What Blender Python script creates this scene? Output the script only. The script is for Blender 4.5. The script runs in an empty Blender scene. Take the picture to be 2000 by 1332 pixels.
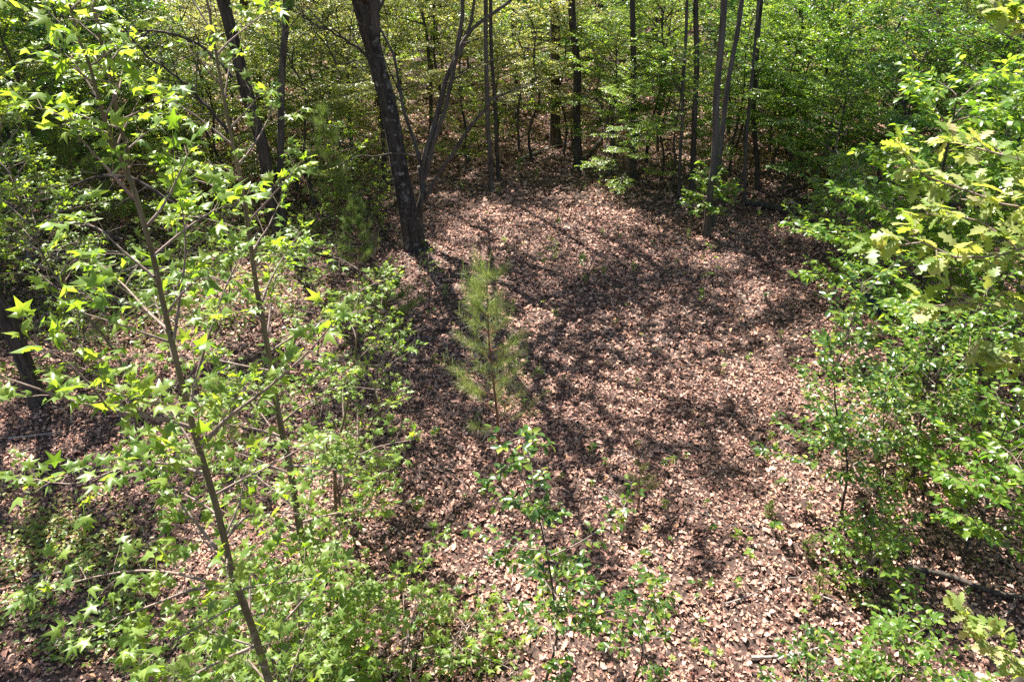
import bpy, math, random
import numpy as np
from mathutils import Matrix, Vector

SC = bpy.context.scene
COL = SC.collection
R = math.radians

# ------------------------------------------------------------------ camera
PITCH = 30.0
CAM_Z = 6.0
cd = bpy.data.cameras.new("camera")
cam = bpy.data.objects.new("camera", cd)
COL.objects.link(cam)
cam.location = (0, 0, CAM_Z)
cam.rotation_euler = (R(90 - PITCH), 0, 0)
cd.sensor_width = 36.0
cd.lens = 24.0
cd.clip_start = 0.05
cd.clip_end = 2000
SC.camera = cam

# ------------------------------------------------------------------ sky and sun
SUN_EL, SUN_AZ = 57.0, -32.0          # azimuth from the view direction (+Y), negative = left
w = bpy.data.worlds.new("World")
SC.world = w
w.use_nodes = True
nt = w.node_tree
bg = nt.nodes["Background"]
sky = nt.nodes.new("ShaderNodeTexSky")
sky.sky_type = 'NISHITA'
sky.sun_disc = False
sky.sun_elevation = R(SUN_EL)
sky.sun_rotation = R(SUN_AZ)
sky.air_density = 1.0
sky.dust_density = 1.5
nt.links.new(sky.outputs[0], bg.inputs[0])
bg.inputs[1].default_value = 0.06

sd = bpy.data.lights.new("sun", 'SUN')
sun = bpy.data.objects.new("sun", sd)
COL.objects.link(sun)
sd.energy = 5.0
sd.angle = R(0.53)
sd.color = (1.0, 0.95, 0.87)
sdir = Vector((math.sin(R(SUN_AZ)) * math.cos(R(SUN_EL)), math.cos(R(SUN_AZ)) * math.cos(R(SUN_EL)), math.sin(R(SUN_EL))))
sun.rotation_euler = sdir.to_track_quat('Z', 'Y').to_euler()
sun.location = (0, 0, 40)

SC.view_settings.view_transform = 'Standard'
SC.view_settings.look = 'None'
SC.view_settings.gamma = 1.0
SC.view_settings.use_curve_mapping = False
SC.view_settings.exposure = 1.95
SC.render.engine = 'CYCLES'
cy = SC.cycles
cy.max_bounces = 6
cy.diffuse_bounces = 3
cy.glossy_bounces = 2
cy.transmission_bounces = 4
cy.transparent_max_bounces = 4
cy.caustics_reflective = False
cy.caustics_refractive = False
cy.sample_clamp_indirect = 6.0
cy.use_denoising = False
SC.render.filter_size = 1.05

# ------------------------------------------------------------------ terrain
F = 1333.3
CP, SP = math.cos(R(PITCH)), math.sin(R(PITCH))


def gz(x, y):
    x = np.asarray(x, float); y = np.asarray(y, float)
    z = 0.095 * 5.0 * np.log1p(np.exp(np.clip((y - 27) / 5.0, -30, 20)))
    z = np.minimum(z, 9 + .02 * y)
    z = z + 0.006 * np.clip(x - 4, 0, 60) * np.clip((y - 12) / 10, 0, 1)
    z = z + 0.09 * np.sin(x * .55 + 1.3) * np.sin(y * .43 + .4) + 0.05 * np.sin(x * 1.3 + y * .9) * np.cos(y * 1.1 - .7 * x)
    z = z + 0.018 * np.sin(x * 4.1 + 2 * np.sin(y * 1.7)) * np.sin(y * 3.7 + 1.4 * np.sin(x * 2.3))
    return z


def ray(px, py):
    u = (px - 1000) / F; v = (py - 666) / F
    return np.array([u, CP - v * SP, -(SP + v * CP)])


def at(px, py, Y):
    d = ray(px, py)
    return np.array([0, 0, CAM_Z]) + d * (Y / d[1])


def ground_at(px, py):
    d = ray(px, py)
    t = 3.0
    for _ in range(4000):
        p = np.array([0, 0, CAM_Z]) + d * t
        h = p[2] - float(gz(p[0], p[1]))
        if h < 0.004:
            break
        t += max(h * .6, .004)
    p[2] = float(gz(p[0], p[1]))
    return p


def project(P):
    P = np.atleast_2d(P)
    x, y, z = P[:, 0], P[:, 1], P[:, 2] - CAM_Z
    dep = y * CP - z * SP
    dn = -(y * SP + z * CP)
    dep = np.maximum(dep, 1e-3)
    return 1000 + F * x / dep, 666 + F * dn / dep, dep


# ------------------------------------------------------------------ materials
def new_mat(name):
    m = bpy.data.materials.new(name)
    m.use_nodes = True
    n = m.node_tree.nodes
    n.clear()
    return m, n, m.node_tree.links


def ramp(n, stops):
    r = n.new("ShaderNodeValToRGB")
    cr = r.color_ramp
    while len(cr.elements) < len(stops):
        cr.elements.new(0.5)
    for e, (p, c) in zip(cr.elements, stops):
        e.position = p
        e.color = (*c, 1)
    return r


def rnd_value(n, l):
    """leaf's own random number: attribute of the merged foliage plus the object's random"""
    a = n.new("ShaderNodeAttribute"); a.attribute_name = "rnd"
    oi = n.new("ShaderNodeObjectInfo")
    s = n.new("ShaderNodeMath"); s.operation = 'ADD'
    l.new(a.outputs["Fac"], s.inputs[0]); l.new(oi.outputs["Random"], s.inputs[1])
    f = n.new("ShaderNodeMath"); f.operation = 'FRACT'
    l.new(s.outputs[0], f.inputs[0])
    return f.outputs[0]


def leaf_mat(name, stops, tstops, rough=0.4, spec=0.5, trans=0.45):
    m, n, l = new_mat(name)
    v = rnd_value(n, l)
    r1 = ramp(n, stops); r2 = ramp(n, tstops)
    l.new(v, r1.inputs[0]); l.new(v, r2.inputs[0])
    g = n.new("ShaderNodeNewGeometry")
    back = n.new("ShaderNodeMix"); back.data_type = 'RGBA'
    # paler underside of the blade
    mul = n.new("ShaderNodeMath"); mul.operation = 'MULTIPLY'; mul.inputs[1].default_value = 0.35
    l.new(g.outputs["Backfacing"], mul.inputs[0])
    l.new(mul.outputs[0], back.inputs[0]); l.new(r1.outputs[0], back.inputs[6])
    back.inputs[7].default_value = (0.17, 0.24, 0.10, 1)
    p = n.new("ShaderNodeBsdfPrincipled")
    l.new(back.outputs[2], p.inputs["Base Color"])
    p.inputs["Roughness"].default_value = rough
    p.inputs["Specular IOR Level"].default_value = spec
    t = n.new("ShaderNodeBsdfTranslucent")
    l.new(r2.outputs[0], t.inputs[0])
    mx = n.new("ShaderNodeMixShader"); mx.inputs[0].default_value = trans
    l.new(p.outputs[0], mx.inputs[1]); l.new(t.outputs[0], mx.inputs[2])
    o = n.new("ShaderNodeOutputMaterial")
    l.new(mx.outputs[0], o.inputs[0])
    return m


def bark_mat(name, c1, c2, lichen=None, scale=14.0, lich_amt=0.62, bump=1.0):
    m, n, l = new_mat(name)
    tc = n.new("ShaderNodeTexCoord")
    mp = n.new("ShaderNodeMapping"); mp.inputs["Scale"].default_value = (1, 1, .16)
    l.new(tc.outputs["Object"], mp.inputs[0])
    nz = n.new("ShaderNodeTexNoise"); nz.inputs["Scale"].default_value = scale; nz.inputs["Detail"].default_value = 6
    nz.inputs["Roughness"].default_value = .65
    l.new(mp.outputs[0], nz.inputs[0])
    rp = ramp(n, [(.35, c1), (.65, c2)])
    l.new(nz.outputs[0], rp.inputs[0])
    col = rp.outputs[0]
    if lichen:
        n2 = n.new("ShaderNodeTexNoise"); n2.inputs["Scale"].default_value = 7.5; n2.inputs["Detail"].default_value = 7
        n2.inputs["Roughness"].default_value = .75
        l.new(tc.outputs["Object"], n2.inputs[0])
        r3 = ramp(n, [(lich_amt, (0, 0, 0)), (lich_amt + .05, (1, 1, 1))])
        l.new(n2.outputs[0], r3.inputs[0])
        mx = n.new("ShaderNodeMix"); mx.data_type = 'RGBA'
        l.new(r3.outputs[0], mx.inputs[0]); l.new(col, mx.inputs[6]); mx.inputs[7].default_value = (*lichen, 1)
        col = mx.outputs[2]
    p = n.new("ShaderNodeBsdfPrincipled")
    l.new(col, p.inputs["Base Color"]); p.inputs["Roughness"].default_value = .9
    p.inputs["Specular IOR Level"].default_value = .2
    b = n.new("ShaderNodeBump"); b.inputs["Strength"].default_value = bump; b.inputs["Distance"].default_value = .03
    l.new(nz.outputs[0], b.inputs["Height"]); l.new(b.outputs[0], p.inputs["Normal"])
    o = n.new("ShaderNodeOutputMaterial"); l.new(p.outputs[0], o.inputs[0])
    return m


def litter_mat():
    m, n, l = new_mat("dry_leaf")
    v = rnd_value(n, l)
    r1 = ramp(n, [(0, (.07, .033, .025)), (.2, (.17, .085, .066)), (.42, (.33, .172, .128)), (.7, (.45, .26, .20)), (.9, (.56, .37, .295)), (1, (.60, .32, .18))])
    l.new(v, r1.inputs[0])
    tc = n.new("ShaderNodeTexCoord")
    nz = n.new("ShaderNodeTexNoise"); nz.inputs["Scale"].default_value = 30; nz.inputs["Detail"].default_value = 3
    l.new(tc.outputs["Object"], nz.inputs[0])
    r2 = ramp(n, [(.3, (.72, .72, .74)), (.7, (1.1, 1.08, 1.05))])
    l.new(nz.outputs[0], r2.inputs[0])
    mx = n.new("ShaderNodeMix"); mx.data_type = 'RGBA'; mx.blend_type = 'MULTIPLY'; mx.inputs[0].default_value = 1
    l.new(r1.outputs[0], mx.inputs[6]); l.new(r2.outputs[0], mx.inputs[7])
    p = n.new("ShaderNodeBsdfPrincipled")
    l.new(mx.outputs[2], p.inputs["Base Color"]); p.inputs["Roughness"].default_value = .75
    p.inputs["Specular IOR Level"].default_value = .22
    o = n.new("ShaderNodeOutputMaterial"); l.new(p.outputs[0], o.inputs[0])
    return m


def soil_mat():
    m, n, l = new_mat("soil")
    tc = n.new("ShaderNodeTexCoord")
    vo = n.new("ShaderNodeTexVoronoi"); vo.inputs["Scale"].default_value = 17
    nz = n.new("ShaderNodeTexNoise"); nz.inputs["Scale"].default_value = 5; nz.inputs["Detail"].default_value = 8
    nz.inputs["Roughness"].default_value = .75
    mp = n.new("ShaderNodeMixRGB"); mp.blend_type = 'LINEAR_LIGHT'; mp.inputs[0].default_value = .12
    l.new(tc.outputs["Object"], nz.inputs[0])
    l.new(tc.outputs["Object"], mp.inputs[1]); l.new(nz.outputs["Color"], mp.inputs[2])
    l.new(mp.outputs[0], vo.inputs[0])
    r1 = ramp(n, [(0, (.025, .013, .010)), (.4, (.07, .040, .030)), (.75, (.14, .085, .066)), (1, (.24, .155, .12))])
    l.new(vo.outputs["Color"], r1.inputs[0])
    p = n.new("ShaderNodeBsdfPrincipled")
    l.new(r1.outputs[0], p.inputs["Base Color"]); p.inputs["Roughness"].default_value = .9
    b = n.new("ShaderNodeBump"); b.inputs["Strength"].default_value = .9; b.inputs["Distance"].default_value = .03
    l.new(vo.outputs["Distance"], b.inputs["Height"]); l.new(b.outputs[0], p.inputs["Normal"])
    o = n.new("ShaderNodeOutputMaterial"); l.new(p.outputs[0], o.inputs[0])
    return m


M = {}
M['gum'] = leaf_mat("sweetgum_leaf",
    [(0, (.085, .16, .018)), (.5, (.15, .24, .028)), (1, (.23, .31, .04))],
    [(0, (.24, .42, .02)), (.5, (.38, .56, .03)), (1, (.54, .66, .05))], .38, .42, .5)
M['bush'] = leaf_mat("glossy_leaf",
    [(0, (.028, .075, .014)), (.55, (.065, .135, .024)), (.85, (.13, .20, .03)), (1, (.24, .29, .04))],
    [(0, (.10, .24, .02)), (.6, (.24, .44, .03)), (1, (.55, .62, .05))], .30, .55, .40)
M['beech'] = leaf_mat("beech_leaf",
    [(0, (.055, .125, .018)), (.6, (.11, .20, .03)), (1, (.19, .27, .05))],
    [(0, (.18, .38, .02)), (.6, (.36, .56, .03)), (1, (.56, .68, .06))], .32, .5, .46)
M['oak'] = leaf_mat("oak_leaf",
    [(0, (.12, .19, .04)), (.5, (.20, .27, .07)), (.85, (.30, .33, .12)), (1, (.38, .31, .17))],
    [(0, (.34, .50, .04)), (.6, (.55, .64, .06)), (1, (.66, .62, .12))], .42, .45, .46)
M['wood'] = leaf_mat("woodland_leaf",
    [(0, (.05, .105, .016)), (.5, (.10, .175, .026)), (1, (.18, .25, .045))],
    [(0, (.20, .36, .02)), (.5, (.42, .58, .035)), (1, (.62, .70, .06))], .33, .5, .47)
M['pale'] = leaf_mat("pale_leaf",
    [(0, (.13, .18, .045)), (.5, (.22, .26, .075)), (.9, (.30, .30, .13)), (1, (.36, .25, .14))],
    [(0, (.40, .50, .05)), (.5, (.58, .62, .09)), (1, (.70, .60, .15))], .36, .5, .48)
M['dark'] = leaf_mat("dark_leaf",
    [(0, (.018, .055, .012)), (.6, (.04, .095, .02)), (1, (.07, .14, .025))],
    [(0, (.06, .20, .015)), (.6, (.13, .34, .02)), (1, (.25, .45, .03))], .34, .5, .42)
M['canopy'] = leaf_mat("canopy_leaf",
    [(0, (.04, .09, .018)), (1, (.09, .16, .03))], [(0, (.15, .30, .02)), (1, (.3, .5, .03))], .4, .5, .4)
M['needle'] = leaf_mat("pine_needle",
    [(0, (.09, .14, .03)), (.6, (.18, .245, .06)), (.93, (.26, .29, .08)), (1, (.28, .17, .07))],
    [(0, (.20, .34, .04)), (.6, (.36, .50, .09)), (1, (.5, .55, .15))], .45, .5, .35)
M['cedar'] = leaf_mat("cedar_spray",
    [(0, (.10, .12, .04)), (.7, (.19, .18, .07)), (1, (.30, .17, .09))],
    [(0, (.2, .25, .05)), (1, (.35, .32, .1))], .6, .3, .2)
M['yellow'] = leaf_mat("yellow_leaf",
    [(0, (.20, .25, .05)), (.7, (.30, .30, .06)), (1, (.36, .18, .08))],
    [(0, (.4, .5, .05)), (1, (.6, .5, .1))], .45, .4, .4)
M['litter'] = litter_mat()
M['soil'] = soil_mat()
M['bark_lichen'] = bark_mat("lichened_bark", (.018, .014, .012), (.075, .062, .052), (.20, .19, .17), 16, .56)
M['bark'] = bark_mat("dark_bark", (.028, .022, .018), (.11, .09, .075), None, 16)
M['bark_grey'] = bark_mat("grey_bark", (.05, .042, .035), (.135, .115, .098), (.24, .23, .20), 10, .63, .3)
M['bark_gum'] = bark_mat("sapling_bark", (.085, .07, .035), (.21, .17, .10), (.30, .27, .20), 22, .62, .4)
M['twig'] = bark_mat("twig_bark", (.15, .105, .085), (.30, .23, .20), None, 30, .6, .2)
M['bark_pine'] = bark_mat("pine_bark", (.10, .05, .03), (.22, .12, .07), None, 25)
M['dead_wood'] = bark_mat("dead_wood", (.16, .14, .125), (.36, .33, .30), (.10, .08, .06), 20, .6, .5)


# ------------------------------------------------------------------ mesh helpers
class Geo:
    def __init__(s):
        s.v = []; s.f3 = []; s.f4 = []; s.n = 0; s.r3 = []; s.r4 = []

    def add(s, V, T=None, Q=None, rnd=0.0):
        V = np.asarray(V, np.float32)
        if T is not None and len(T):
            T = np.asarray(T, np.int64)
            s.f3.append(T + s.n); s.r3.append(np.broadcast_to(np.asarray(rnd, np.float32), (len(T),)))
        if Q is not None and len(Q):
            Q = np.asarray(Q, np.int64)
            s.f4.append(Q + s.n); s.r4.append(np.broadcast_to(np.asarray(rnd, np.float32), (len(Q),)))
        s.v.append(V); s.n += len(V)

    def mesh(s, name, mat, smooth=False):
        me = bpy.data.meshes.new(name)
        if not s.v:
            return me
        V = np.concatenate(s.v)
        T = np.concatenate(s.f3) if s.f3 else np.zeros((0, 3), np.int64)
        Q = np.concatenate(s.f4) if s.f4 else np.zeros((0, 4), np.int64)
        r = np.concatenate(([*s.r3] if s.r3 else []) + ([*s.r4] if s.r4 else []))
        nl = len(T) * 3 + len(Q) * 4
        me.vertices.add(len(V)); me.vertices.foreach_set("co", V.ravel())
        me.loops.add(nl); me.loops.foreach_set("vertex_index", np.concatenate([T.ravel(), Q.ravel()]).astype(np.int32))
        me.polygons.add(len(T) + len(Q))
        st = np.concatenate([np.arange(len(T)) * 3, len(T) * 3 + np.arange(len(Q)) * 4]).astype(np.int32)
        me.polygons.foreach_set("loop_start", st)
        me.polygons.foreach_set("loop_total", np.concatenate([np.full(len(T), 3), np.full(len(Q), 4)]).astype(np.int32))
        if smooth:
            me.polygons.foreach_set("use_smooth", np.ones(len(T) + len(Q), bool))
        a = me.attributes.new("rnd", 'FLOAT', 'FACE')
        a.data.foreach_set("value", r.astype(np.float32))
        me.update(calc_edges=True)
        me.materials.append(M[mat])
        return me


def link(name, me, parent=None, loc=None):
    o = bpy.data.objects.new(name, me)
    COL.objects.link(o)
    if parent is not None:
        o.parent = parent
    if loc is not None:
        o.location = loc
    return o


def tag(o, label, cat=None, group=None, kind=None):
    if label: o["label"] = label
    if cat: o["category"] = cat
    if group: o["group"] = group
    if kind: o["kind"] = kind
    return o


def thing(name, loc, label, cat, group=None):
    o = bpy.data.objects.new(name, None)
    COL.objects.link(o)
    o.empty_display_size = .2
    o.location = loc
    return tag(o, label, cat, group)


def resample(P, n):
    P = np.asarray(P, float)
    d = np.r_[0, np.cumsum(np.linalg.norm(np.diff(P, axis=0), axis=1))]
    t = np.linspace(0, d[-1], n)
    return np.stack([np.interp(t, d, P[:, k]) for k in range(3)], 1)


def smooth_line(P, n):
    """Catmull-Rom through the points"""
    P = np.asarray(P, float)
    if len(P) < 3:
        return resample(P, n)
    E = np.vstack([2 * P[0] - P[1], P, 2 * P[-1] - P[-2]])
    out = []
    for i in range(len(P) - 1):
        a, b, c, d = E[i:i + 4]
        for t in np.linspace(0, 1, 8, endpoint=False):
            out.append(.5 * ((2 * b) + (-a + c) * t + (2 * a - 5 * b + 4 * c - d) * t * t + (-a + 3 * b - 3 * c + d) * t ** 3))
    out.append(P[-1])
    return resample(out, n)


def tube(g, P, rad, sides=6, rng=None, rough=0.0, cap=True):
    P = np.asarray(P, float); m = len(P)
    rad = np.broadcast_to(np.asarray(rad, float), (m,))
    T = np.gradient(P, axis=0); T /= np.linalg.norm(T, axis=1)[:, None] + 1e-9
    ref = np.array([1., 0, 0]) if abs(T[0, 0]) < .8 else np.array([0, 1., 0])
    A = ref - T * (T @ ref)[:, None]; A /= np.linalg.norm(A, axis=1)[:, None] + 1e-9
    B = np.cross(T, A)
    th = np.arange(sides) * 2 * np.pi / sides
    rr = rad[:, None] * np.ones(sides)
    if rng is not None and rough:
        rr = rr * (1 + rough * rng.normal(size=(m, sides)) * .6 + rough * rng.normal(size=sides)[None] * .8)
    V = P[:, None] + rr[..., None] * (np.cos(th)[None, :, None] * A[:, None] + np.sin(th)[None, :, None] * B[:, None])
    V = V.reshape(-1, 3)
    i = np.arange(m - 1)[:, None] * sides; j = np.arange(sides)[None]; k = (j + 1) % sides
    Q = np.stack([i + j, i + k, i + sides + k, i + sides + j], -1).reshape(-1, 4)
    Tn = None
    if cap:
        V = np.vstack([V, P[-1] + T[-1] * rad[-1] * .5])
        jj = np.arange(sides); b = (m - 1) * sides
        Tn = np.stack([b + jj, b + (jj + 1) % sides, np.full(sides, len(V) - 1)], 1)
    g.add(V, Tn, Q)


# ------------------------------------------------------------------ leaf templates (x across, y along, z up)
def fan(outline, centre):
    V = np.array([centre] + outline, float)
    n = len(outline)
    T = [(0, i + 1, i + 2) for i in range(n - 1)]
    return V, np.array(T)


def gum_template(droop=.28, fold=.12, wob=0.0):
    pts = []
    pet = .75
    for a, r in [(-178, .13), (-132, .36), (-98, .19), (-64, .50), (-32, .21), (0, .56), (32, .21), (64, .50), (98, .19), (132, .36), (178, .13)]:
        t = R(a)
        tip = r > .3
        z = -droop * r * r * 2 - (0 if tip else fold * .4) + wob * math.sin(3 * t)
        pts.append((math.sin(t) * r, pet + math.cos(t) * r, z))
    V, T = fan(pts, (0, pet + .02, 0.0))
    k = len(V)
    V = np.vstack([V, [(-.012, 0, -.0), (.012, 0, -.0), (0, pet - .1, .0)]])
    T = np.vstack([T, [(k, k + 1, k + 2)]])
    return V, T


def ovate_template(w=.52, fold=.12, curl=.10):
    L = [(0, .0, 0), (0, .35, 0), (0, .72, -curl * .4), (0, 1.0, -curl)]
    S = [(w * .5, .28, fold), (w * .47, .62, fold * .8 - curl * .3)]
    V = [*L, (S[0][0], S[0][1], S[0][2]), (S[1][0], S[1][1], S[1][2]), (-S[0][0], S[0][1], S[0][2]), (-S[1][0], S[1][1], S[1][2])]
    T = [(0, 4, 1), (1, 4, 5), (1, 5, 2), (2, 5, 3), (0, 1, 6), (1, 7, 6), (1, 2, 7), (2, 3, 7)]
    return np.array(V, float), np.array(T)


def small_template(w=.55, fold=.10):
    V = [(0, 0, 0), (w * .5, .45, fold), (0, 1, -.05), (-w * .5, .45, fold)]
    T = [(0, 1, 2), (0, 2, 3)]
    return np.array(V, float), np.array(T)


def oak_template(droop=.35, w=1.0):
    prof = [(.05, .02), (.10, .12), (.22, .20), (.12, .30), (.33, .42), (.14, .50), (.36, .66), (.16, .72), (.22, .88), (.10, .92)]
    V = []; n = len(prof)
    spine = [(0, 0, 0)] + [(0, y, 0) for _, y in prof] + [(0, 1.0, 0)]
    V += spine
    for s in (1, -1):
        V += [(s * x * w, y + .04, .05) for x, y in prof]
    V = np.array(V, float)
    V[:, 2] -= droop * V[:, 1] ** 2
    T = []
    for s in (0, 1):
        o = n + 2 + s * n
        for i in range(n):
            a, b = i, i + 1
            c = o + i
            T.append((a, c, b) if s == 0 else (a, b, c))
            if i < n - 1:
                T.append((b, c, c + 1) if s == 0 else (b, c + 1, c))
        T.append((n, o + n - 1, n + 1) if s == 0 else (n, n + 1, o + n - 1))
    return V, np.array(T)


def dry_template(rng, lobed):
    if lobed:
        V, T = oak_template(0, 1.0)
        V[:, 1] -= .5
        V[:, 2] += rng.uniform(.4, 1.3) * V[:, 0] ** 2 * 2 + rng.uniform(-.5, .7) * V[:, 1] ** 2 + .08 * np.sin(V[:, 1] * 9 + rng.uniform(0, 6)) * V[:, 0] * 3
    else:
        w = rng.uniform(.38, .62); c = rng.uniform(-.6, 1.0); f = rng.uniform(.3, 1.4)
        ys = [-.5, -.2, .15, .5]
        V = [(0, y, 0) for y in ys] + [(w * .45, -.2, 0), (w * .5, .12, 0), (-w * .45, -.2, 0), (-w * .5, .12, 0)]
        V = np.array(V, float)
        tw = rng.uniform(-.5, .5)
        V[:, 2] = f * V[:, 0] ** 2 * 2.2 + c * V[:, 1] ** 2 + tw * V[:, 0] * V[:, 1]
        T = np.array([(0, 4, 1), (1, 4, 5), (1, 5, 2), (2, 5, 3), (0, 1, 6), (1, 7, 6), (1, 2, 7), (2, 3, 7)])
    V[:, 2] -= V[:, 2].min()
    return V, T


def norm(a):
    return a / (np.linalg.norm(a, axis=-1, keepdims=True) + 1e-9)


def frames(D, N):
    D = norm(D); X = norm(np.cross(D, N)); Z = np.cross(X, D)
    return X, D, Z


def scatter(g, tmpl, P, D, N, S, rnd):
    """joined leaves: one template placed many times"""
    if len(P) == 0:
        return
    V, T = tmpl
    X, Y, Z = frames(D, N)
    S = np.asarray(S)[:, None, None]
    W = P[:, None] + S * (V[None, :, 0:1] * X[:, None] + V[None, :, 1:2] * Y[:, None] + V[None, :, 2:3] * Z[:, None])
    k = len(V); n = len(P)
    F3 = (T[None] + (np.arange(n) * k)[:, None, None]).reshape(-1, 3)
    g.add(W.reshape(-1, 3), F3, None, np.repeat(rnd, len(T)))


LT = {  # species: near templates, far template
    'gum': ([gum_template(.22, .1, .03), gum_template(.60, .2, -.03), gum_template(.10, .08, .07), gum_template(.9, .25, .05), gum_template(.35, .3, -.08)], None),
    'ovate': ([ovate_template(.56, .12, .1), ovate_template(.5, .06, .22), ovate_template(.6, .2, .02)], small_template(.62, .12)),
    'beech': ([ovate_template(.46, .08, .12), ovate_template(.42, .05, .2), ovate_template(.5, .14, .05)], small_template(.5, .1)),
    'oak': ([oak_template(.35), oak_template(.6, .9), oak_template(.15, 1.1)], None),
}
_leafmesh = {}


def leaf_meshes(kind, mat):
    k = (kind, mat)
    if k not in _leafmesh:
        out = []
        for V, T in LT[kind][0]:
            g = Geo(); g.add(V, T, None, 0.0)
            out.append(g.mesh(kind + "_leaf", mat))
        _leafmesh[k] = out
    return _leafmesh[k]


# ------------------------------------------------------------------ plant growth
class Plant:
    """wood + leaf spots, in coordinates relative to the plant's base"""
    def __init__(s, seed):
        s.rng = np.random.default_rng(seed)
        s.trunk = Geo(); s.branch = Geo()
        s.P = []; s.D = []; s.N = []; s.S = []

    def leaf(s, P, D, N, S):
        s.P.append(np.atleast_2d(P)); s.D.append(np.atleast_2d(D)); s.N.append(np.atleast_2d(N)); s.S.append(np.atleast_1d(S))

    def arrays(s):
        if not s.P:
            z = np.zeros((0, 3)); return z, z, z, np.zeros(0)
        return np.concatenate(s.P), np.concatenate(s.D), np.concatenate(s.N), np.concatenate(s.S)

    def stem(s, pts, r0, r1, n=18, sides=9, rough=.05, flare=0.0, power=1.0):
        P = smooth_line(pts, n)
        t = np.linspace(0, 1, n)
        ph = s.rng.uniform(0, 6.28, 4)
        for ax in (0, 1):
            P[:, ax] += (np.sin(t * 13 + ph[ax]) * .6 + np.sin(t * 29 + ph[ax + 2]) * .3) * r0 * .55 * np.minimum(1, t * 6)
        rad = r0 + (r1 - r0) * t ** power
        if flare:
            d = np.linalg.norm(P - P[0], axis=1)
            rad = rad * (1 + flare * np.exp(-d / (r0 * 2.5)))
        tube(s.trunk, P, rad, sides, s.rng, rough)
        return P

    def twig_leaves(s, tw, mode, spacing, size, up=(0, 0, 1)):
        rng = s.rng
        L = np.linalg.norm(tw[-1] - tw[0])
        d0 = norm(tw[-1] - tw[0])
        side = norm(np.cross(d0, np.array(up)))
        if mode == 'gum':
            k = max(3, int(L / spacing))
            t = np.clip(1 - (np.arange(k) / k) ** 1.3 * .8 + rng.normal(size=k) * .03, 0, 1)
            P = tw[0] + (tw[-1] - tw[0]) * t[:, None]
            a = rng.uniform(0, 2 * np.pi, k)
            upv = np.array([0, 0, 1.])
            D = d0 * rng.uniform(.3, 1.0, (k, 1)) + side * np.cos(a)[:, None] + upv * (np.sin(a) * .55 + .12)[:, None]
            D[0] = d0 + rng.normal(size=3) * .3
            N = upv * 1.0 + D * .35 + rng.normal(size=(k, 3)) * .33
            S = size * rng.choice([.5, .7, .85, 1.0, 1.2], k) * rng.uniform(.85, 1.15, k)
        else:
            k = max(2, int(L / spacing))
            t = (np.arange(k) + .6) / k
            P = tw[0] + (tw[-1] - tw[0]) * t[:, None]
            sg = np.where(np.arange(k) % 2, 1., -1.)
            spread = .95 if mode == 'flat' else .9
            D = d0 + side * (sg * spread * rng.uniform(.6, 1.2, k))[:, None]
            D = D + rng.normal(size=(k, 3)) * (.2 if mode == 'flat' else .4)
            D[:, 2] -= rng.uniform(.1, .7, k)
            N = np.array([0, 0, 1.]) + rng.normal(size=(k, 3)) * (.38 if mode == 'flat' else .6)
            S = size * rng.uniform(.6, 1.15, k)
        s.leaf(P, D, N, S)

    def limb(s, pts, r0, mode, tw_sp, tw_len, leaf_sp, size, n=8, start=.15, sides=5, flat=True, twr=.25, sub=0):
        """a branch along pts, with side twigs that carry leaves"""
        rng = s.rng
        P = smooth_line(pts, n)
        rad = np.linspace(r0, max(r0 * .25, .0018), n)
        tube(s.branch, P, rad, sides, cap=False)
        seg = np.diff(P, axis=0)
        L = np.linalg.norm(seg, axis=1).sum()
        k = max(2, int(L * (1 - start) / tw_sp))
        for i in range(k):
            t = start + (1 - start) * (i + .7) / k
            x = t * (n - 1); a = min(int(x), n - 2)
            p = P[a] + (P[a + 1] - P[a]) * (x - a)
            d = norm(seg[a])
            side = norm(np.cross(d, np.array([0, 0, 1.])))
            sg = 1 if i % 2 else -1
            ln = tw_len * (1.05 - .6 * t) * rng.uniform(.55, 1.25)
            if flat:
                dd = d * .75 + side * sg * rng.uniform(.5, 1.0) + np.array([0, 0, rng.normal() * .10])
            else:
                dd = d * .6 + side * sg * rng.uniform(.2, 1.0) + np.array([0, 0, rng.uniform(-.2, .8)]) + rng.normal(size=3) * .2
            dd = norm(dd)
            e = p + dd * ln
            e[2] -= ln * rng.uniform(0, .14)
            tw = np.array([p, (p + e) / 2 + np.array([0, 0, ln * .05]), e])
            tube(s.branch, tw, np.linspace(max(r0 * twr, .0016), .0012, 3), 3, cap=False)
            s.twig_leaves(tw, mode, leaf_sp, size)
            for q in range(sub):
                a0 = p + (e - p) * rng.uniform(.2, .9)
                sd = norm(np.cross(dd, np.array([0, 0, 1.]))) * (1 if q % 2 else -1)
                f = norm(dd * .7 + sd * rng.uniform(.4, 1.0) + np.array([0, 0, rng.normal() * (.12 if flat else .5)])) * ln * rng.uniform(.3, .55)
                tube(s.branch, [a0, a0 + f], [.0016, .001], 3, cap=False)
                s.twig_leaves(np.array([a0, a0 + f]), mode, leaf_sp, size)
        tw = P[-3:]
        s.twig_leaves(np.array([tw[0], tw[2]]), mode, leaf_sp, size)

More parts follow.
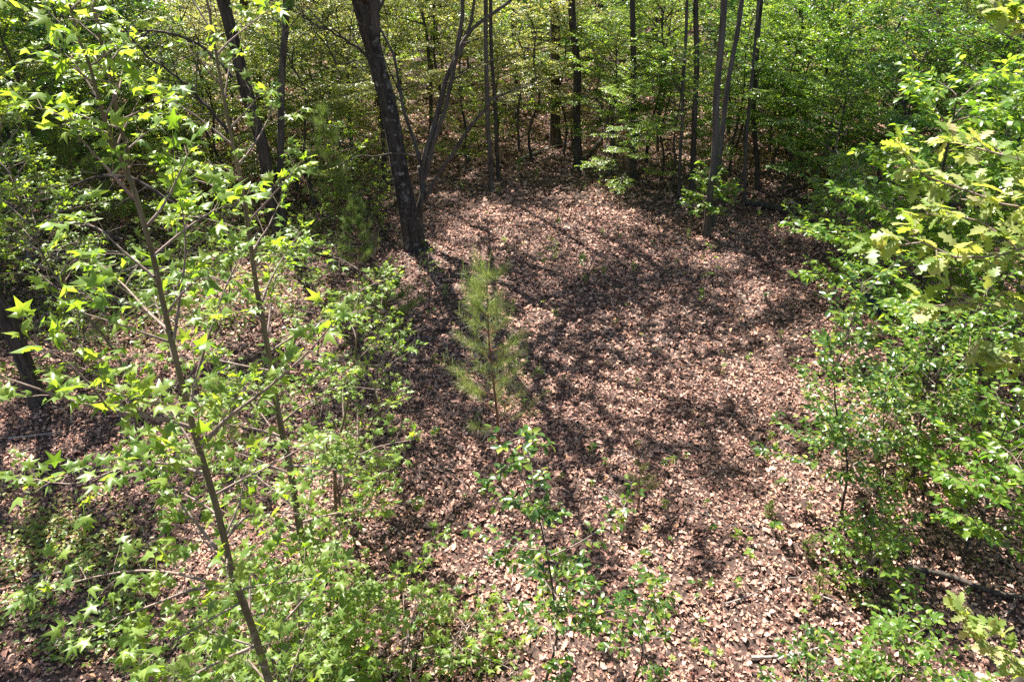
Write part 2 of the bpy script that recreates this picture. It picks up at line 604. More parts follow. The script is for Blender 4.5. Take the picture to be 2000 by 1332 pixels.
    def crown(s, stem, nb, t0, L, elev=(35, 5), droop=.15, prof=None, r0=.012, t1=1.0, **kw):
        rng = s.rng
        stem = resample(stem, 40)
        az0 = rng.uniform(0, 6.28)
        for i in range(nb):
            t = t0 + (t1 - t0) * (i + rng.uniform(.2, .8)) / nb
            x = t * 39; a = min(int(x), 38)
            p = stem[a] + (stem[a + 1] - stem[a]) * (x - a)
            az = az0 + i * 2.4 + rng.normal() * .3
            u = (t - t0) / (1 - t0 + 1e-6)
            pr = prof(u) if prof else (1 - .75 * u)
            ln = L * pr * rng.uniform(.65, 1.2)
            e = R(elev[1] + (elev[0] - elev[1]) * u + rng.normal() * 8)
            d = np.array([math.cos(az) * math.cos(e), math.sin(az) * math.cos(e), math.sin(e)])
            pts = [p]
            q = p.copy()
            for j in range(4):
                d = norm(d + np.array([0, 0, -droop * .35]) + rng.normal(size=3) * .09)
                q = q + d * ln / 4
                pts.append(q.copy())
            s.limb(pts, r0 * (.4 + .8 * pr), **kw)

    # -- outputs
    def build(s, root, kind, mat, bark, tw_mat='twig', n_single=0, trunk_name='trunk', fol_name='foliage', branch_name='branches', far=False):
        if s.trunk.n:
            link(trunk_name, s.trunk.mesh(trunk_name, bark, True), root)
        if s.branch.n:
            o = link(branch_name, s.branch.mesh(branch_name, tw_mat, True), root)
            o["kind"] = "stuff"
        P, D, N, S = s.arrays()
        if not len(P):
            return
        rnd = s.rng.uniform(0, 1, len(P))
        idx = np.arange(len(P))
        if n_single:
            W = P + np.array(root.location)
            px, py, dep = project(W)
            vis = (px > -10) & (px < 2010) & (py > -10) & (py < 1342)
            score = np.where(vis, S / dep, 0)
            pick = np.argsort(-score)[:n_single]
            pick = pick[score[pick] * F > 9]
            ms = leaf_meshes(kind, mat)
            X, Y, Z = frames(D[pick], N[pick])
            for a, i in enumerate(pick):
                o = bpy.data.objects.new("leaf", ms[int(rnd[i] * 997) % len(ms)])
                COL.objects.link(o)
                o.parent = root
                sc = float(S[i])
                o.matrix_basis = Matrix(((X[a][0] * sc, Y[a][0] * sc, Z[a][0] * sc, P[i][0]),
                                         (X[a][1] * sc, Y[a][1] * sc, Z[a][1] * sc, P[i][1]),
                                         (X[a][2] * sc, Y[a][2] * sc, Z[a][2] * sc, P[i][2]),
                                         (0, 0, 0, 1)))
            idx = np.setdiff1d(idx, pick)
        g = Geo()
        tm = [LT[kind][1]] if far else LT[kind][0]
        for k in range(len(tm)):
            ii = idx[idx % len(tm) == k]
            scatter(g, tm[k], P[ii], D[ii], N[ii], S[ii], rnd[ii])
        if g.n:
            o = link(fol_name, g.mesh(fol_name, mat), root)
            o["kind"] = "stuff"


def copy_tree(root, loc, rz, sc, label, group):
    c = root.copy(); COL.objects.link(c)
    c.location = loc; c.rotation_euler = (0, 0, rz); c.scale = (sc, sc, sc)
    c["label"] = label
    if group: c["group"] = group
    elif "group" in c: del c["group"]
    for ch in root.children:
        d = ch.copy(); COL.objects.link(d); d.parent = c
    return c


# ------------------------------------------------------------------ ground
def build_ground():
    def axis(lo, hi, a, b, fine, coarse):
        x = [a]
        while x[-1] < b: x.append(x[-1] + fine)
        st = fine
        y = x[-1]
        while y < hi:
            st = min(st * 1.25, coarse); y += st; x.append(y)
        st = fine; y = x[0]; left = []
        while y > lo:
            st = min(st * 1.25, coarse); y -= st; left.append(y)
        return np.array(left[::-1] + x)
    xs = axis(-420, 420, -14, 14, .16, 12); ys = axis(-120, 700, 1, 26, .16, 12)
    X, Y = np.meshgrid(xs, ys, indexing='ij')
    Z = gz(X, Y)
    nx, ny = len(xs), len(ys)
    V = np.stack([X, Y, Z], -1).reshape(-1, 3)
    i = np.arange(nx - 1)[:, None] * ny; j = np.arange(ny - 1)[None]
    Q = np.stack([i + j, i + ny + j, i + ny + j + 1, i + j + 1], -1).reshape(-1, 4)
    g = Geo(); g.add(V, None, Q)
    o = link("ground", g.mesh("ground", 'soil', True))
    tag(o, "woodland floor of brown soil under fallen leaves rising into the trees behind", None, None, "structure")
    return o


ground = build_ground()


def litter():
    rng = np.random.default_rng(5)
    g = Geo()
    T_near = [dry_template(rng, k % 4 == 0) for k in range(12)]
    T_mid = [dry_template(rng, False) for k in range(6)]
    T_far = []
    for k in range(5):
        V = np.array([(-.3, -.5, 0), (.3, -.35, 0), (.28, .5, 0), (-.25, .4, 0)]) ; V[:, 2] = rng.uniform(0, .35, 4)
        T_far.append((V, np.array([(0, 1, 2), (0, 2, 3)])))
    def zone(y0, y1, n, T, s0, s1, tilt, lift):
        y = np.sqrt(rng.uniform(y0 * y0, y1 * y1, n))
        hw = .80 * (y + 3.4) + .6
        x = rng.uniform(-1, 1, n) * hw
        z = gz(x, y) + rng.uniform(0.0, lift, n)
        P = np.stack([x, y, z], 1)
        a = rng.uniform(0, 2 * np.pi, n)
        N = np.stack([rng.normal(size=n) * tilt, rng.normal(size=n) * tilt, np.ones(n)], 1)
        N[:, 2] *= np.where(rng.uniform(size=n) < .4, -1, 1)
        D = np.stack([np.cos(a), np.sin(a), rng.normal(size=n) * tilt * .7], 1)
        S = rng.uniform(s0, s1, n) * np.exp(rng.normal(size=n) * .3)
        r = rng.uniform(0, 1, n)
        # clumped tone: patches of older, darker leaves
        r = np.clip(r * .75 + .2 * np.sin(x * 1.1 + 1.7 * np.sin(y * .6)) * np.sin(y * .9 + x * .3) + .06, 0, .999)
        for k in range(len(T)):
            m = (np.arange(n) % len(T)) == k
            scatter(g, T[k], P[m], D[m], N[m], S[m], r[m])
    zone(2.6, 9.5, 105000, T_near, .028, .060, .65, .05)
    zone(9.5, 17, 90000, T_mid, .042, .075, .7, .05)
    zone(17, 34, 110000, T_far, .05, .10, .8, .05)
    zone(34, 62, 40000, T_far, .13, .22, .8, .05)
    o = link("leaf_litter", g.mesh("leaf_litter", 'litter'))
    tag(o, "pinkish brown dry leaves lying curled all over the woodland floor", "leaf litter", None, "stuff")
    gt = Geo(); rt = np.random.default_rng(8)
    for k in range(1500):
        y = math.sqrt(rt.uniform(9, 24 ** 2)); x = rt.uniform(-1, 1) * (.8 * y + 3)
        a = rt.uniform(0, 3.14); L = rt.uniform(.10, .55) * (1 + .03 * y)
        q = np.array([[x + L * t * math.cos(a + .5 * t), y + L * t * math.sin(a + .5 * t), 0] for t in (-.5, 0, .5)])
        q[:, 2] = gz(q[:, 0], q[:, 1]) + .045 + rt.uniform(0, .03, 3)
        tube(gt, q, [.0045, .004, .002], 4, cap=False)
    tag(link("fallen_twigs", gt.mesh("fallen_twigs", 'dead_wood')), "short grey twigs strewn among the fallen leaves", "twigs", None, "stuff")
    # the largest ones, each its own object
    ms = []
    for k in range(4):
        V, T = dry_template(rng, True)
        gg = Geo(); gg.add(V, T, None, 0.0); ms.append(gg.mesh("dead_leaf", 'litter'))
    for k in range(290):
        px = rng.uniform(250, 1990); py = 1330 - 430 * rng.uniform() ** 1.6
        p = ground_at(px, py)
        q = bpy.data.objects.new("dead_leaf", ms[k % 4]); COL.objects.link(q); q.parent = ground
        q.location = (p[0], p[1], p[2] + .03)
        q.rotation_euler = (rng.normal() * .35, rng.normal() * .35, rng.uniform(0, 6.28))
        s = rng.uniform(.075, .13); q.scale = (s, s, s)


litter()

# ------------------------------------------------------------------ canopy crowns (shared meshes)
def rel(pts, base):
    return [np.asarray(p) - base for p in pts]


def canopy_crown_meshes():
    out = []
    for k in range(4):
        pl = Plant(100 + k)
        rng = pl.rng
        st = np.array([[0, 0, 0], [0.2, 0, 2], [0, .2, 4.2], [.2, .1, 6.5]])
        pl.stem(st, .09, .02, 8, 6)
        pl.crown(st, 30, .02, 3.1, elev=(55, 12), droop=.1, prof=lambda u: .55 + .6 * math.sin(3.1 * min(u + .15, 1)) - .2 * u, r0=.045,
                 mode='bushy', tw_sp=.22, tw_len=.95, leaf_sp=.09, size=.18, flat=False, start=.3, sub=2)
        P, D, N, S = pl.arrays()
        g = Geo(); scatter(g, small_template(.62, .1), P, D, N, S, rng.uniform(size=len(P)))
        me = g.mesh("crown", 'canopy')
        for a in (pl.branch, pl.trunk):
            pass
        wb = Geo()
        wb.v = pl.branch.v + [v for v in pl.trunk.v]
        wb.f3 = pl.branch.f3 + [f + pl.branch.n for f in pl.trunk.f3]; wb.f4 = pl.branch.f4 + [f + pl.branch.n for f in pl.trunk.f4]
        wb.r3 = pl.branch.r3 + pl.trunk.r3; wb.r4 = pl.branch.r4 + pl.trunk.r4; wb.n = pl.branch.n + pl.trunk.n
        out.append((me, wb.mesh("limbs", 'bark', True)))
    return out


CC = canopy_crown_meshes()


def canopy_tree(name, pix, Y, w_base, label, bark='bark', cat='tree', H=15, crown=0, csc=1.0, group=None, cz=None, dY=0.0, sides=10):
    """tall tree from trunk points in the photograph at forward distance Y (leaning dY towards the back)"""
    base = ground_at(*pix[0])
    Yb = base[1]
    pts = [base]
    for i, (x, y) in enumerate(pix[1:]):
        pts.append(at(x, y, Yb + dY * (i + 1) / len(pix)))
    pts = np.array(pts)
    d = norm(pts[-1] - pts[-2]); d = norm(d + np.array([0, 0, 1.2]))
    zt = H * .72
    if zt > pts[-1][2] + 1:
        k = (zt - pts[-1][2]) / d[2]
        pts = np.vstack([pts, pts[-1] + d * k * .5, pts[-1] + d * k + np.array([.2, .1, 0])])
    root = thing(name, base, label, cat, group)
    pl = Plant(int(abs(pix[0][0] * 7 + pix[0][1])))
    q = rel(pts, base)
    q[0] = q[0] - np.array([0, 0, .12])
    pl.stem(q, w_base * .43, w_base * .26, 34, sides, .06, .75, .9)
    link("trunk", pl.trunk.mesh("trunk", bark, True), root)
    me, lm = CC[crown % 4]
    top = q[-1]
    zc = top[2] - 2.0 if cz is None else cz
    Pz = smooth_line(q, 34)
    c0 = Pz[int(np.argmin(np.abs(Pz[:, 2] - zc)))].copy()
    for nm, m_ in (("crown", me), ("limbs", lm)):
        o = link(nm, m_, root, c0); o.scale = (csc, csc, csc); o.rotation_euler = (0, 0, crown * 1.3)
        o["kind"] = "stuff"
    return root, pl, base, pts


# the big leaning tree
canopy_tree("oak_tree", [(815, 487), (800, 440), (783, 360), (769, 280), (756, 200), (741, 110), (720, 40), (698, -20)], 0, .45,
            "large black-barked tree with pale lichen patches leaning left at the clearing's left edge", 'bark_lichen', H=15, crown=0, csc=1.4, sides=14, cz=4.6)
canopy_tree("oak_tree", [(556, 484), (540, 430), (520, 340), (490, 220), (455, 80), (436, -20)], 0, .34,
            "dark leaning trunk, thicker one of the pair standing left of the big lichened tree", 'bark', H=14, crown=1, csc=1.0, sides=12, cz=5.6)
canopy_tree("oak_tree", [(557, 462), (549, 380), (549, 260), (554, 120), (556, -20)], 0, .20,
            "straight slim grey trunk crossing in front of the dark leaning trunk", 'bark_grey', H=13, crown=2, csc=.55)
canopy_tree("oak_tree", [(548, 380), (528, 300), (505, 235), (480, 140), (455, 40), (445, -20)], 0, .12,
            "thin brown trunk leaning alongside the dark pair on the left", 'bark', H=10, crown=3, csc=.6)
canopy_tree("oak_tree", [(78, 790), (45, 700), (15, 620), (-25, 530), (-80, 400), (-150, 260)], 0, .25,
            "brown leaning trunk cut by the left edge of the picture", 'bark', H=13, crown=2, csc=.8)
for pix, wd, lab, bk, cr, cs in [
    ([(1380, 462), (1388, 360), (1397, 240), (1408, 120), (1418, -15)], .20, "greyish trunk of the close pair right of the clearing, the front one", 'bark_grey', 1, .5),
    ([(1391, 440), (1403, 330), (1416, 220), (1436, 90), (1448, -15)], .15, "slimmer grey trunk of the close pair right of the clearing, the rear one", 'bark_grey', 2, .45),
    ([(1325, 382), (1330, 290), (1334, 200), (1338, 90), (1342, -15)], .11, "thin grey trunk just left of the close pair of grey trunks", 'bark_grey', 3, .4),
    ([(1353, 384), (1355, 290), (1357, 180), (1360, 60), (1362, -15)], .18, "black trunk standing behind the close pair of grey trunks", 'bark', 0, .5),
    ([(1237, 350), (1239, 260), (1238, 160), (1236, 60), (1234, -15)], .20, "straight black trunk rising at the back of the clearing's right half", 'bark', 1, 1.15),
    ([(1130, 325), (1128, 260), (1125, 180), (1121, 90), (1117, -15)], .26, "black trunk at the back edge of the clearing behind a fallen branch", 'bark', 3, 1.1),
    ([(1086, 285), (1085, 230), (1083, 160), (1081, 60), (1080, -15)], .42, "very thick dark trunk in the shade behind the clearing", 'bark', 0, 1.0),
    ([(959, 374), (957, 300), (953, 210), (950, 120), (946, -15)], .15, "front one of two thin trunks at the middle of the clearing's far edge", 'bark_grey', 2, .6),
    ([(974, 349), (970, 290), (966, 215), (962, 120), (958, -15)], .13, "rear one of two thin trunks at the middle of the clearing's far edge", 'bark', 1, .6),
    ([(1482, 372), (1476, 290), (1472, 210), (1480, 100), (1486, -15)], .16, "dark trunk behind layered branches right of the grey pair", 'bark', 0, .5),
    ([(1455, 395), (1457, 300), (1465, 190), (1477, 80), (1482, -15)], .10, "slender grey trunk between the grey pair and the dark trunk on the right", 'bark_grey', 1, .6),
    ([(1795, 235), (1806, 160), (1818, 90), (1828, 40), (1836, -15)], .50, "thick black trunk half hidden by leaves in the upper right", 'bark', 2, 1.1),
    ([(1640, 300), (1650, 210), (1655, 130), (1660, 50), (1664, -15)], .14, "thin black trunk in the foliage left of the thick upper right trunk", 'bark', 3, .6),
    ([(72, 262), (64, 190), (56, 120), (50, 50), (46, -15)], .45, "dark thick trunk behind leaves in the upper left corner", 'bark', 1, 1.0),
    ([(752, 352), (748, 290), (745, 220), (742, 160), (738, -15)], .16, "dark narrow trunk directly behind the big lichened tree", 'bark', 3, .7),
    ([(300, 300), (293, 210), (285, 130), (277, 60), (270, -15)], .18, "dark trunk behind the tops of the front sweetgum sapling", 'bark', 0, .8),
    ([(1010, 240), (1008, 170), (1006, 100), (1003, 40), (1001, -15)], .20, "dark trunk deep in the wood above the two thin clearing trunks", 'bark', 2, .8),
    ([(1540, 300), (1550, 200), (1556, 120), (1562, 50), (1566, -15)], .22, "black trunk far back between the grey pair and the right edge", 'bark', 1, .6)]:
    canopy_tree("oak_tree", pix, 0, wd, lab, bk, crown=cr, csc=cs, H=12 + 5 * cs)


_r, _p, _b, _q = canopy_tree("oak_tree", [(-75, 640), (-105, 520), (-150, 380)], 0, .28, "unseen tall tree added beyond the left edge to shade the litter at lower left", 'bark', H=11, crown=0, csc=1.2, cz=5.6)  # out-of-view tree added so that its crown shades the lower left litter

# forked small tree beside the big one
def forked_tree():
    base = ground_at(818, 478)
    Y = base[1]
    root = thing("forked_tree", base, "small bare-stemmed tree forking into several grey stems beside the big lichened tree", "tree")
    pl = Plant(77)
    def line(pix, y0=0, y1=0):
        n = len(pix)
        return [at(x, y, Y + y0 + (y1 - y0) * i / (n - 1)) - base for i, (x, y) in enumerate(pix)]
    a = line([(818, 478), (820, 430), (824, 380), (824, 325)])
    a[0] = a[0] * 0 - np.array([0, 0, .1])
    pl.stem(a, .085, .07, 10, 9, .04, .3)
    pl.stem(line([(824, 330), (805, 265), (785, 200), (768, 110), (735, 40), (700, -30)], 0, 1.2), .045, .02, 14, 7)
    m1 = line([(825, 330), (848, 240), (870, 165), (888, 118), (897, 60), (908, -25)], 0, -.4)
    pl.stem(m1, .065, .038, 16, 8)
    pl.stem(line([(828, 350), (852, 270), (868, 215), (886, 135), (905, 85), (925, 55), (965, 25), (1010, -10)], 0, -.8), .055, .03, 18, 7)
    pl.stem(line([(888, 120), (905, 90), (920, 40), (930, -20)], -.4, -.6), .035, .025, 8, 6)
    pl.stem(line([(826, 395), (850, 355), (880, 305), (915, 255), (945, 215), (958, 195)], 0, -1.2), .05, .028, 16, 7)
    pl.stem(line([(822, 312), (800, 303), (770, 300), (730, 306), (705, 304), (688, 311)], 0, -1.2), .026, .012, 12, 6)
    kw = dict(mode='flat', tw_sp=.16, tw_len=.5, leaf_sp=.05, size=.06)
    pl.limb(line([(958, 195), (1000, 178), (1060, 160), (1105, 140)], -1.2, -2.0), .024, **kw)
    pl.limb(line([(958, 195), (990, 200), (1040, 190)], -1.2, -.6), .014, **kw)
    pl.limb(line([(690, 310), (670, 318), (650, 330)], -1.2, -1.6), .010, **kw)
    pl.limb(line([(785, 200), (740, 160), (690, 120), (640, 60)], .5, 0), .02, **kw)
    pl.limb(line([(780, 180), (740, 100), (700, 75), (655, 65)], .6, .2), .02, **kw)
    pl.limb(line([(870, 165), (930, 130), (990, 110), (1050, 95)], 0, -.8), .018, **kw)
    pl.limb(line([(905, 85), (960, 70), (1020, 60)], -.6, -1.4), .014, **kw)
    top = at(1010, -10, Y - .8) - base
    st = np.array([at(908, -25, Y - .4) - base, at(910, -25, Y - .4) - base + np.array([.3, 0, 3.2])])
    pl.stem(st, .038, .012, 6, 6)
    pl.crown(st, 12, .1, 1.8, elev=(40, 10), mode='flat', tw_sp=.2, tw_len=.6, leaf_sp=.07, size=.08)
    pl.build(root, 'ovate', 'pale', 'bark_grey', 'bark_grey', far=True, trunk_name='stems')


forked_tree()

# ------------------------------------------------------------------ understory templates
UT = []


def understory_templates():
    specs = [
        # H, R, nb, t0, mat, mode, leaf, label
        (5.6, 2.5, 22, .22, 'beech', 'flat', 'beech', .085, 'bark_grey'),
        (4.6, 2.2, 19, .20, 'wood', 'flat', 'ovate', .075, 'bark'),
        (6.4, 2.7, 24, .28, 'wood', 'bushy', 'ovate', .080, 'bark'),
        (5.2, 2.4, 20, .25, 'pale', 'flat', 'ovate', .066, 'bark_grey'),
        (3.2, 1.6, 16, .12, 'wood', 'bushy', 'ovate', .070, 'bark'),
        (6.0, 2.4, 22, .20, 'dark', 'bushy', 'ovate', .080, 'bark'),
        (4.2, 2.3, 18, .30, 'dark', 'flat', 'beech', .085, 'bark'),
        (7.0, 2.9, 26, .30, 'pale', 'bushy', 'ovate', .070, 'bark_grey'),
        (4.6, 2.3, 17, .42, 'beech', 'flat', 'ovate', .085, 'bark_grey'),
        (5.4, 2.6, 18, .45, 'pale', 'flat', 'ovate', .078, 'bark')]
    for k, (H, Rr, nb, t0, mat, mode, kind, ls, bk) in enumerate(specs):
        pl = Plant(300 + k); rng = pl.rng
        st = [np.array([0, 0, -.1])]
        for j in range(1, 6):
            st.append(np.array([rng.normal() * .12, rng.normal() * .12, H * j / 5]))
        P = pl.stem(st, .022 + H * .0065, .008, 16, 7, .04, .3)
        pl.crown(P, nb, t0, Rr, elev=(45, 8), droop=.12, r0=.018,
                 prof=lambda u: .75 + .45 * math.sin(3.0 * min(u + .1, 1)) - .55 * u,
                 mode=mode, tw_sp=.13 if mode == 'flat' else .15, tw_len=.85, leaf_sp=.045, size=ls * 1.25, flat=mode == 'flat', start=.18, sub=3)
        m = {}
        m['trunk'] = pl.trunk.mesh("trunk", bk, True)
        m['branches'] = pl.branch.mesh("branches", bk, True)
        P_, D_, N_, S_ = pl.arrays()
        g = Geo(); scatter(g, LT[kind][1], P_, D_, N_, S_, rng.uniform(0, .6, len(P_)))
        m['foliage'] = g.mesh("foliage", mat)
        UT.append((m, H, len(P_)))


understory_templates()
_first = {}


UN = {0: ("beech_tree", "beech"), 1: ("young_tree", "young tree"), 2: ("bushy_tree", "bushy tree"), 3: ("pale_tree", "pale tree"), 4: ("woodland_bush", "bush"),
      5: ("dense_tree", "dense tree"), 6: ("low_tree", "low tree"), 7: ("tall_tree", "tall tree"),
      8: ("dogwood", "dogwood"), 9: ("dogwood", "dogwood")}


def put_understory(k, x, y, sc, rz, label, group):
    name, cat = UN[k]
    z = float(gz(x, y))
    if k not in _first:
        root = thing(name, (x, y, z), label, cat, group)
        for nm, me in UT[k][0].items():
            o = link(nm, me, root)
            if nm != 'trunk': o["kind"] = "stuff"
        root.rotation_euler = (0, 0, rz); root.scale = (sc, sc, sc)
        _first[k] = root
        return root
    c = copy_tree(_first[k], (x, y, z), rz, sc, label, group)
    c.name = name; c["category"] = cat
    return c


# ones that can be singled out
for k, px, py, sc, lab in [
    (0, 1222, 385, .55, "low layered young tree with flat green sprays before the straight black trunk at the back"),
    (1, 905, 345, .55, "little leafy tree at the far left end of the clearing behind the long bare branch"),
    (3, 1015, 300, .9, "pale yellow-green tree spreading above the middle of the clearing's far edge"),
    (3, 690, 330, 1.0, "pale yellow-green tree filling the gap left of the big lichened trunk"),
    (7, 860, 262, .95, "tall pale tree behind the forked stems"),
    (3, 640, 262, 1.15, "pale feathery tree high behind the left pair of trunks"),
    (1, 1290, 352, .8, "mid green layered tree left of the grey trunk pair"),
    (0, 1425, 345, .85, "green layered tree right behind the grey trunk pair"),
    (4, 700, 440, .8, "leafy bush in front of the pale tree left of the big lichened trunk"),
    (0, 1190, 322, .75, "layered bright young tree just left of the straight black trunk at the back"),
    (3, 1120, 300, .8, "pale young tree before the very thick dark trunk"),
    (0, 1285, 300, .9, "layered green tree between the straight black trunk and the grey trunk pair"),
    (1, 1430, 300, .9, "thin leafy tree behind the grey trunk pair, reaching above its first twigs"),
    (0, 1500, 345, .9, "layered beech right of the dark trunk beyond the fallen mossy log"),
    (2, 1560, 320, .85, "bushy green tree beyond the end of the fallen mossy log"),
    (0, 1590, 400, .8, "glossy beech behind the end of the fallen mossy log"),
    (3, 770, 300, .9, "pale tree right behind the big lichened trunk"),
    (1, 560, 330, .85, "leafy tree behind the pair of dark trunks on the left"),
    (3, 420, 330, .95, "pale green tree between the two front sweetgum stems, farther back"),
    (2, 380, 420, .7, "bushy tree left of the pair of dark trunks"),
    (5, 100, 420, .8, "dark bushy tree behind the left edge trunk"),
    (8, 1188, 345, .85, "flat-topped small tree with bright tiers left of the straight black trunk"),
    (8, 1310, 378, .8, "flat-topped small tree with bright tiers just left of the grey trunk pair"),
    (8, 1440, 372, .85, "flat-topped small tree with bright tiers just right of the grey trunk pair"),
    (9, 1262, 318, .95, "pale flat-topped tree between the straight black trunk and the thin grey trunk"),
    (8, 1525, 372, .9, "flat-topped green tree above the fallen mossy log"),
    (9, 1040, 318, .9, "pale flat-topped tree right of the two thin clearing trunks"),
    (9, 1100, 305, .85, "pale flat-topped tree veiling the very thick dark trunk"),
    (8, 1600, 440, .75, "flat-topped green tree left of the small bright beech"),
    (9, 915, 320, .85, "pale flat-topped tree left of the two thin clearing trunks"),
    (1, 630, 400, .75, "thin leafy sapling between the left trunk pair and the big lichened trunk")]:
    p = ground_at(px, py)
    put_understory(k, p[0], p[1], sc, px * .37, lab, None)
for k, x, y, sc, lab in [
    (0, 11.0, 16.5, 1.05, "dark green beech behind the glossy beeches on the right"),
    (2, -9.6, 13.5, .8, "bushy green tree left of the leaning dark trunks"),
    (5, -10.5, 14.5, 1.0, "dense dark green tree at the left edge of the wood"),
    (1, -7.6, 17.5, .9, "layered green tree behind the front sapling's crown"),
    (3, -4.6, 18.5, 1.0, "pale leafy tree behind the dark left trunk pair")]:
    put_understory(k, x, y, sc, x * 3.1, lab, None)

rng = np.random.default_rng(42)
UL = {0: ("layered beech with flat bright sprays deep in the wood", "layered beeches in the wood"),
      1: ("thin layered green tree deep in the wood", "thin green understory trees"),
      2: ("tall bushy green tree deep in the wood", "bushy understory trees"),
      3: ("pale yellow-green layered tree deep in the wood", "pale layered trees"),
      4: ("low leafy bush deep in the wood", "low bushes in the wood"),
      5: ("dense dark green tree deep in the wood", "dark dense trees"),
      6: ("low dark layered tree deep in the wood", "low dark layered trees"),
      7: ("tall pale bushy tree deep in the wood", "tall pale trees")}
placed = []
tries = 0
n_u = 0
while n_u < 360 and tries < 20000:
    tries += 1
    y = 12 + 50 * rng.uniform() ** 1.15
    hw = .84 * y + 3
    x = rng.uniform(-hw, hw)
    # the clearing stays open
    left = -5.2 if y < 17 else -3.6
    if y < 24.5 and left < x < 9.5 - max(0, y - 18) * .7: continue
    if y < 15 and x > 0: continue
    if y < 17.5 and -9.5 < x < 0: continue
    if 20 < y < 30 and 1.5 < x < 12 and rng.uniform() < .45: continue
    dmin = 1.35 if y < 30 else 1.8
    if any((x - a) ** 2 + (y - b) ** 2 < dmin ** 2 for a, b in placed): continue
    placed.append((x, y))
    rel_x = x / y
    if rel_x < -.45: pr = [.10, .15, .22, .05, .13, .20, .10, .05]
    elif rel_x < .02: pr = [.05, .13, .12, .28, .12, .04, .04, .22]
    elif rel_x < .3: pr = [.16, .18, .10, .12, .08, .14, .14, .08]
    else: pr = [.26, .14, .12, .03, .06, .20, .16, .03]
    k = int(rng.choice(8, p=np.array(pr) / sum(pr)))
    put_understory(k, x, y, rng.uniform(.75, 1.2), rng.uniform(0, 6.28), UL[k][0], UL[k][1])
    n_u += 1

# far trunks of the tall wood
rng = np.random.default_rng(9)
far_root = None
n_t = 0; tries = 0
tp = []
while n_t < 60 and tries < 3000:
    tries += 1
    y = rng.uniform(22, 64); hw = .8 * y + 4; x = rng.uniform(-hw, hw)
    if y < 26 and -4 < x < 7: continue
    if any((x - a) ** 2 + (y - b) ** 2 < 9 for a, b in tp): continue
    tp.append((x, y)); n_t += 1
    z = float(gz(x, y))
    lab = "tall dark trunk standing deep in the wood"
    if far_root is None:
        far_root = thing("oak_tree", (x, y, z), lab, "tree", "tall trunks deep in the wood")
        pl = Plant(901)
        st = [np.array(q) for q in [(0, 0, -.2), (.1, 0, 3), (.05, .2, 7), (.3, .1, 11), (.4, 0, 13)]]
        pl.stem(st, .14, .06, 22, 8, .05, .5)
        link("trunk", pl.trunk.mesh("trunk", 'bark', True), far_root)
        for nm, m_ in (("crown", CC[1][0]), ("limbs", CC[1][1])):
            o = link(nm, m_, far_root, (.3, 0, 9)); o["kind"] = "stuff"; o.scale = (1.0, 1.0, .9)
    else:
        c = copy_tree(far_root, (x, y, z), rng.uniform(0, 6.28), rng.uniform(.75, 1.3), lab, "tall trunks deep in the wood")

ORD = ["nearest", "second nearest", "third nearest", "fourth nearest", "fifth nearest", "sixth nearest", "seventh nearest", "eighth nearest", "ninth nearest", "tenth nearest"]


def single_out(items, marks, what):
    """items: (object, short description); words each one by its rank around the closest landmark"""
    buckets = {}
    for o, d in items:
        x, y = o.location.x, o.location.y
        best = min(marks, key=lambda m: math.hypot(m[0][0] - x, m[0][1] - y))
        buckets.setdefault((d, best[1]), []).append((math.hypot(best[0][0] - x, best[0][1] - y), o))
    for (d, m), L in buckets.items():
        L.sort(key=lambda t: t[0])
        for i, (_, o) in enumerate(L):
            if i < 10:
                o["label"] = f"{d}, {ORD[i]} {what} to {m}"
            else:
                o["label"] = f"{d}, far out beyond {m}"


MARKS = [(ground_at(812, 485), "the big lichened trunk"), (ground_at(557, 470), "the dark left pair"),
         (ground_at(1380, 455), "the grey trunk pair"), (ground_at(1237, 350), "the straight black trunk"),
         (ground_at(1086, 285), "the very thick dark trunk"), (ground_at(965, 360), "the two thin clearing trunks"),
         (ground_at(1795, 235), "the thick upper right trunk"), (ground_at(72, 262), "the upper left corner trunk"),
         (ground_at(78, 790), "the left edge trunk"), (ground_at(300, 300), "the trunk behind the front sapling"),
         (ground_at(1540, 300), "the far right black trunk"), (ground_at(1010, 240), "the deep middle trunk")]
DD = {0: "layered beech with flat bright sprays", 1: "thin layered green tree", 2: "tall bushy green tree", 3: "pale yellow-green tree",
      4: "low leafy bush", 5: "dense dark green tree", 6: "low dark layered tree", 7: "tall pale bushy tree"}
inv = {v[0]: k for k, v in UL.items()}
single_out([(o, DD[inv[o["label"]]]) for o in SC.objects if o.get("label") in inv], MARKS, "such")
single_out([(o, "tall dark trunk in the wood") for o in SC.objects if o.get("label") == "tall dark trunk standing deep in the wood"], MARKS, "such")

# ------------------------------------------------------------------ sweetgum saplings in front
def px_line(base, pix, Ys):
    return [at(x, y, Y) - base for (x, y), Y in zip(pix, Ys)]


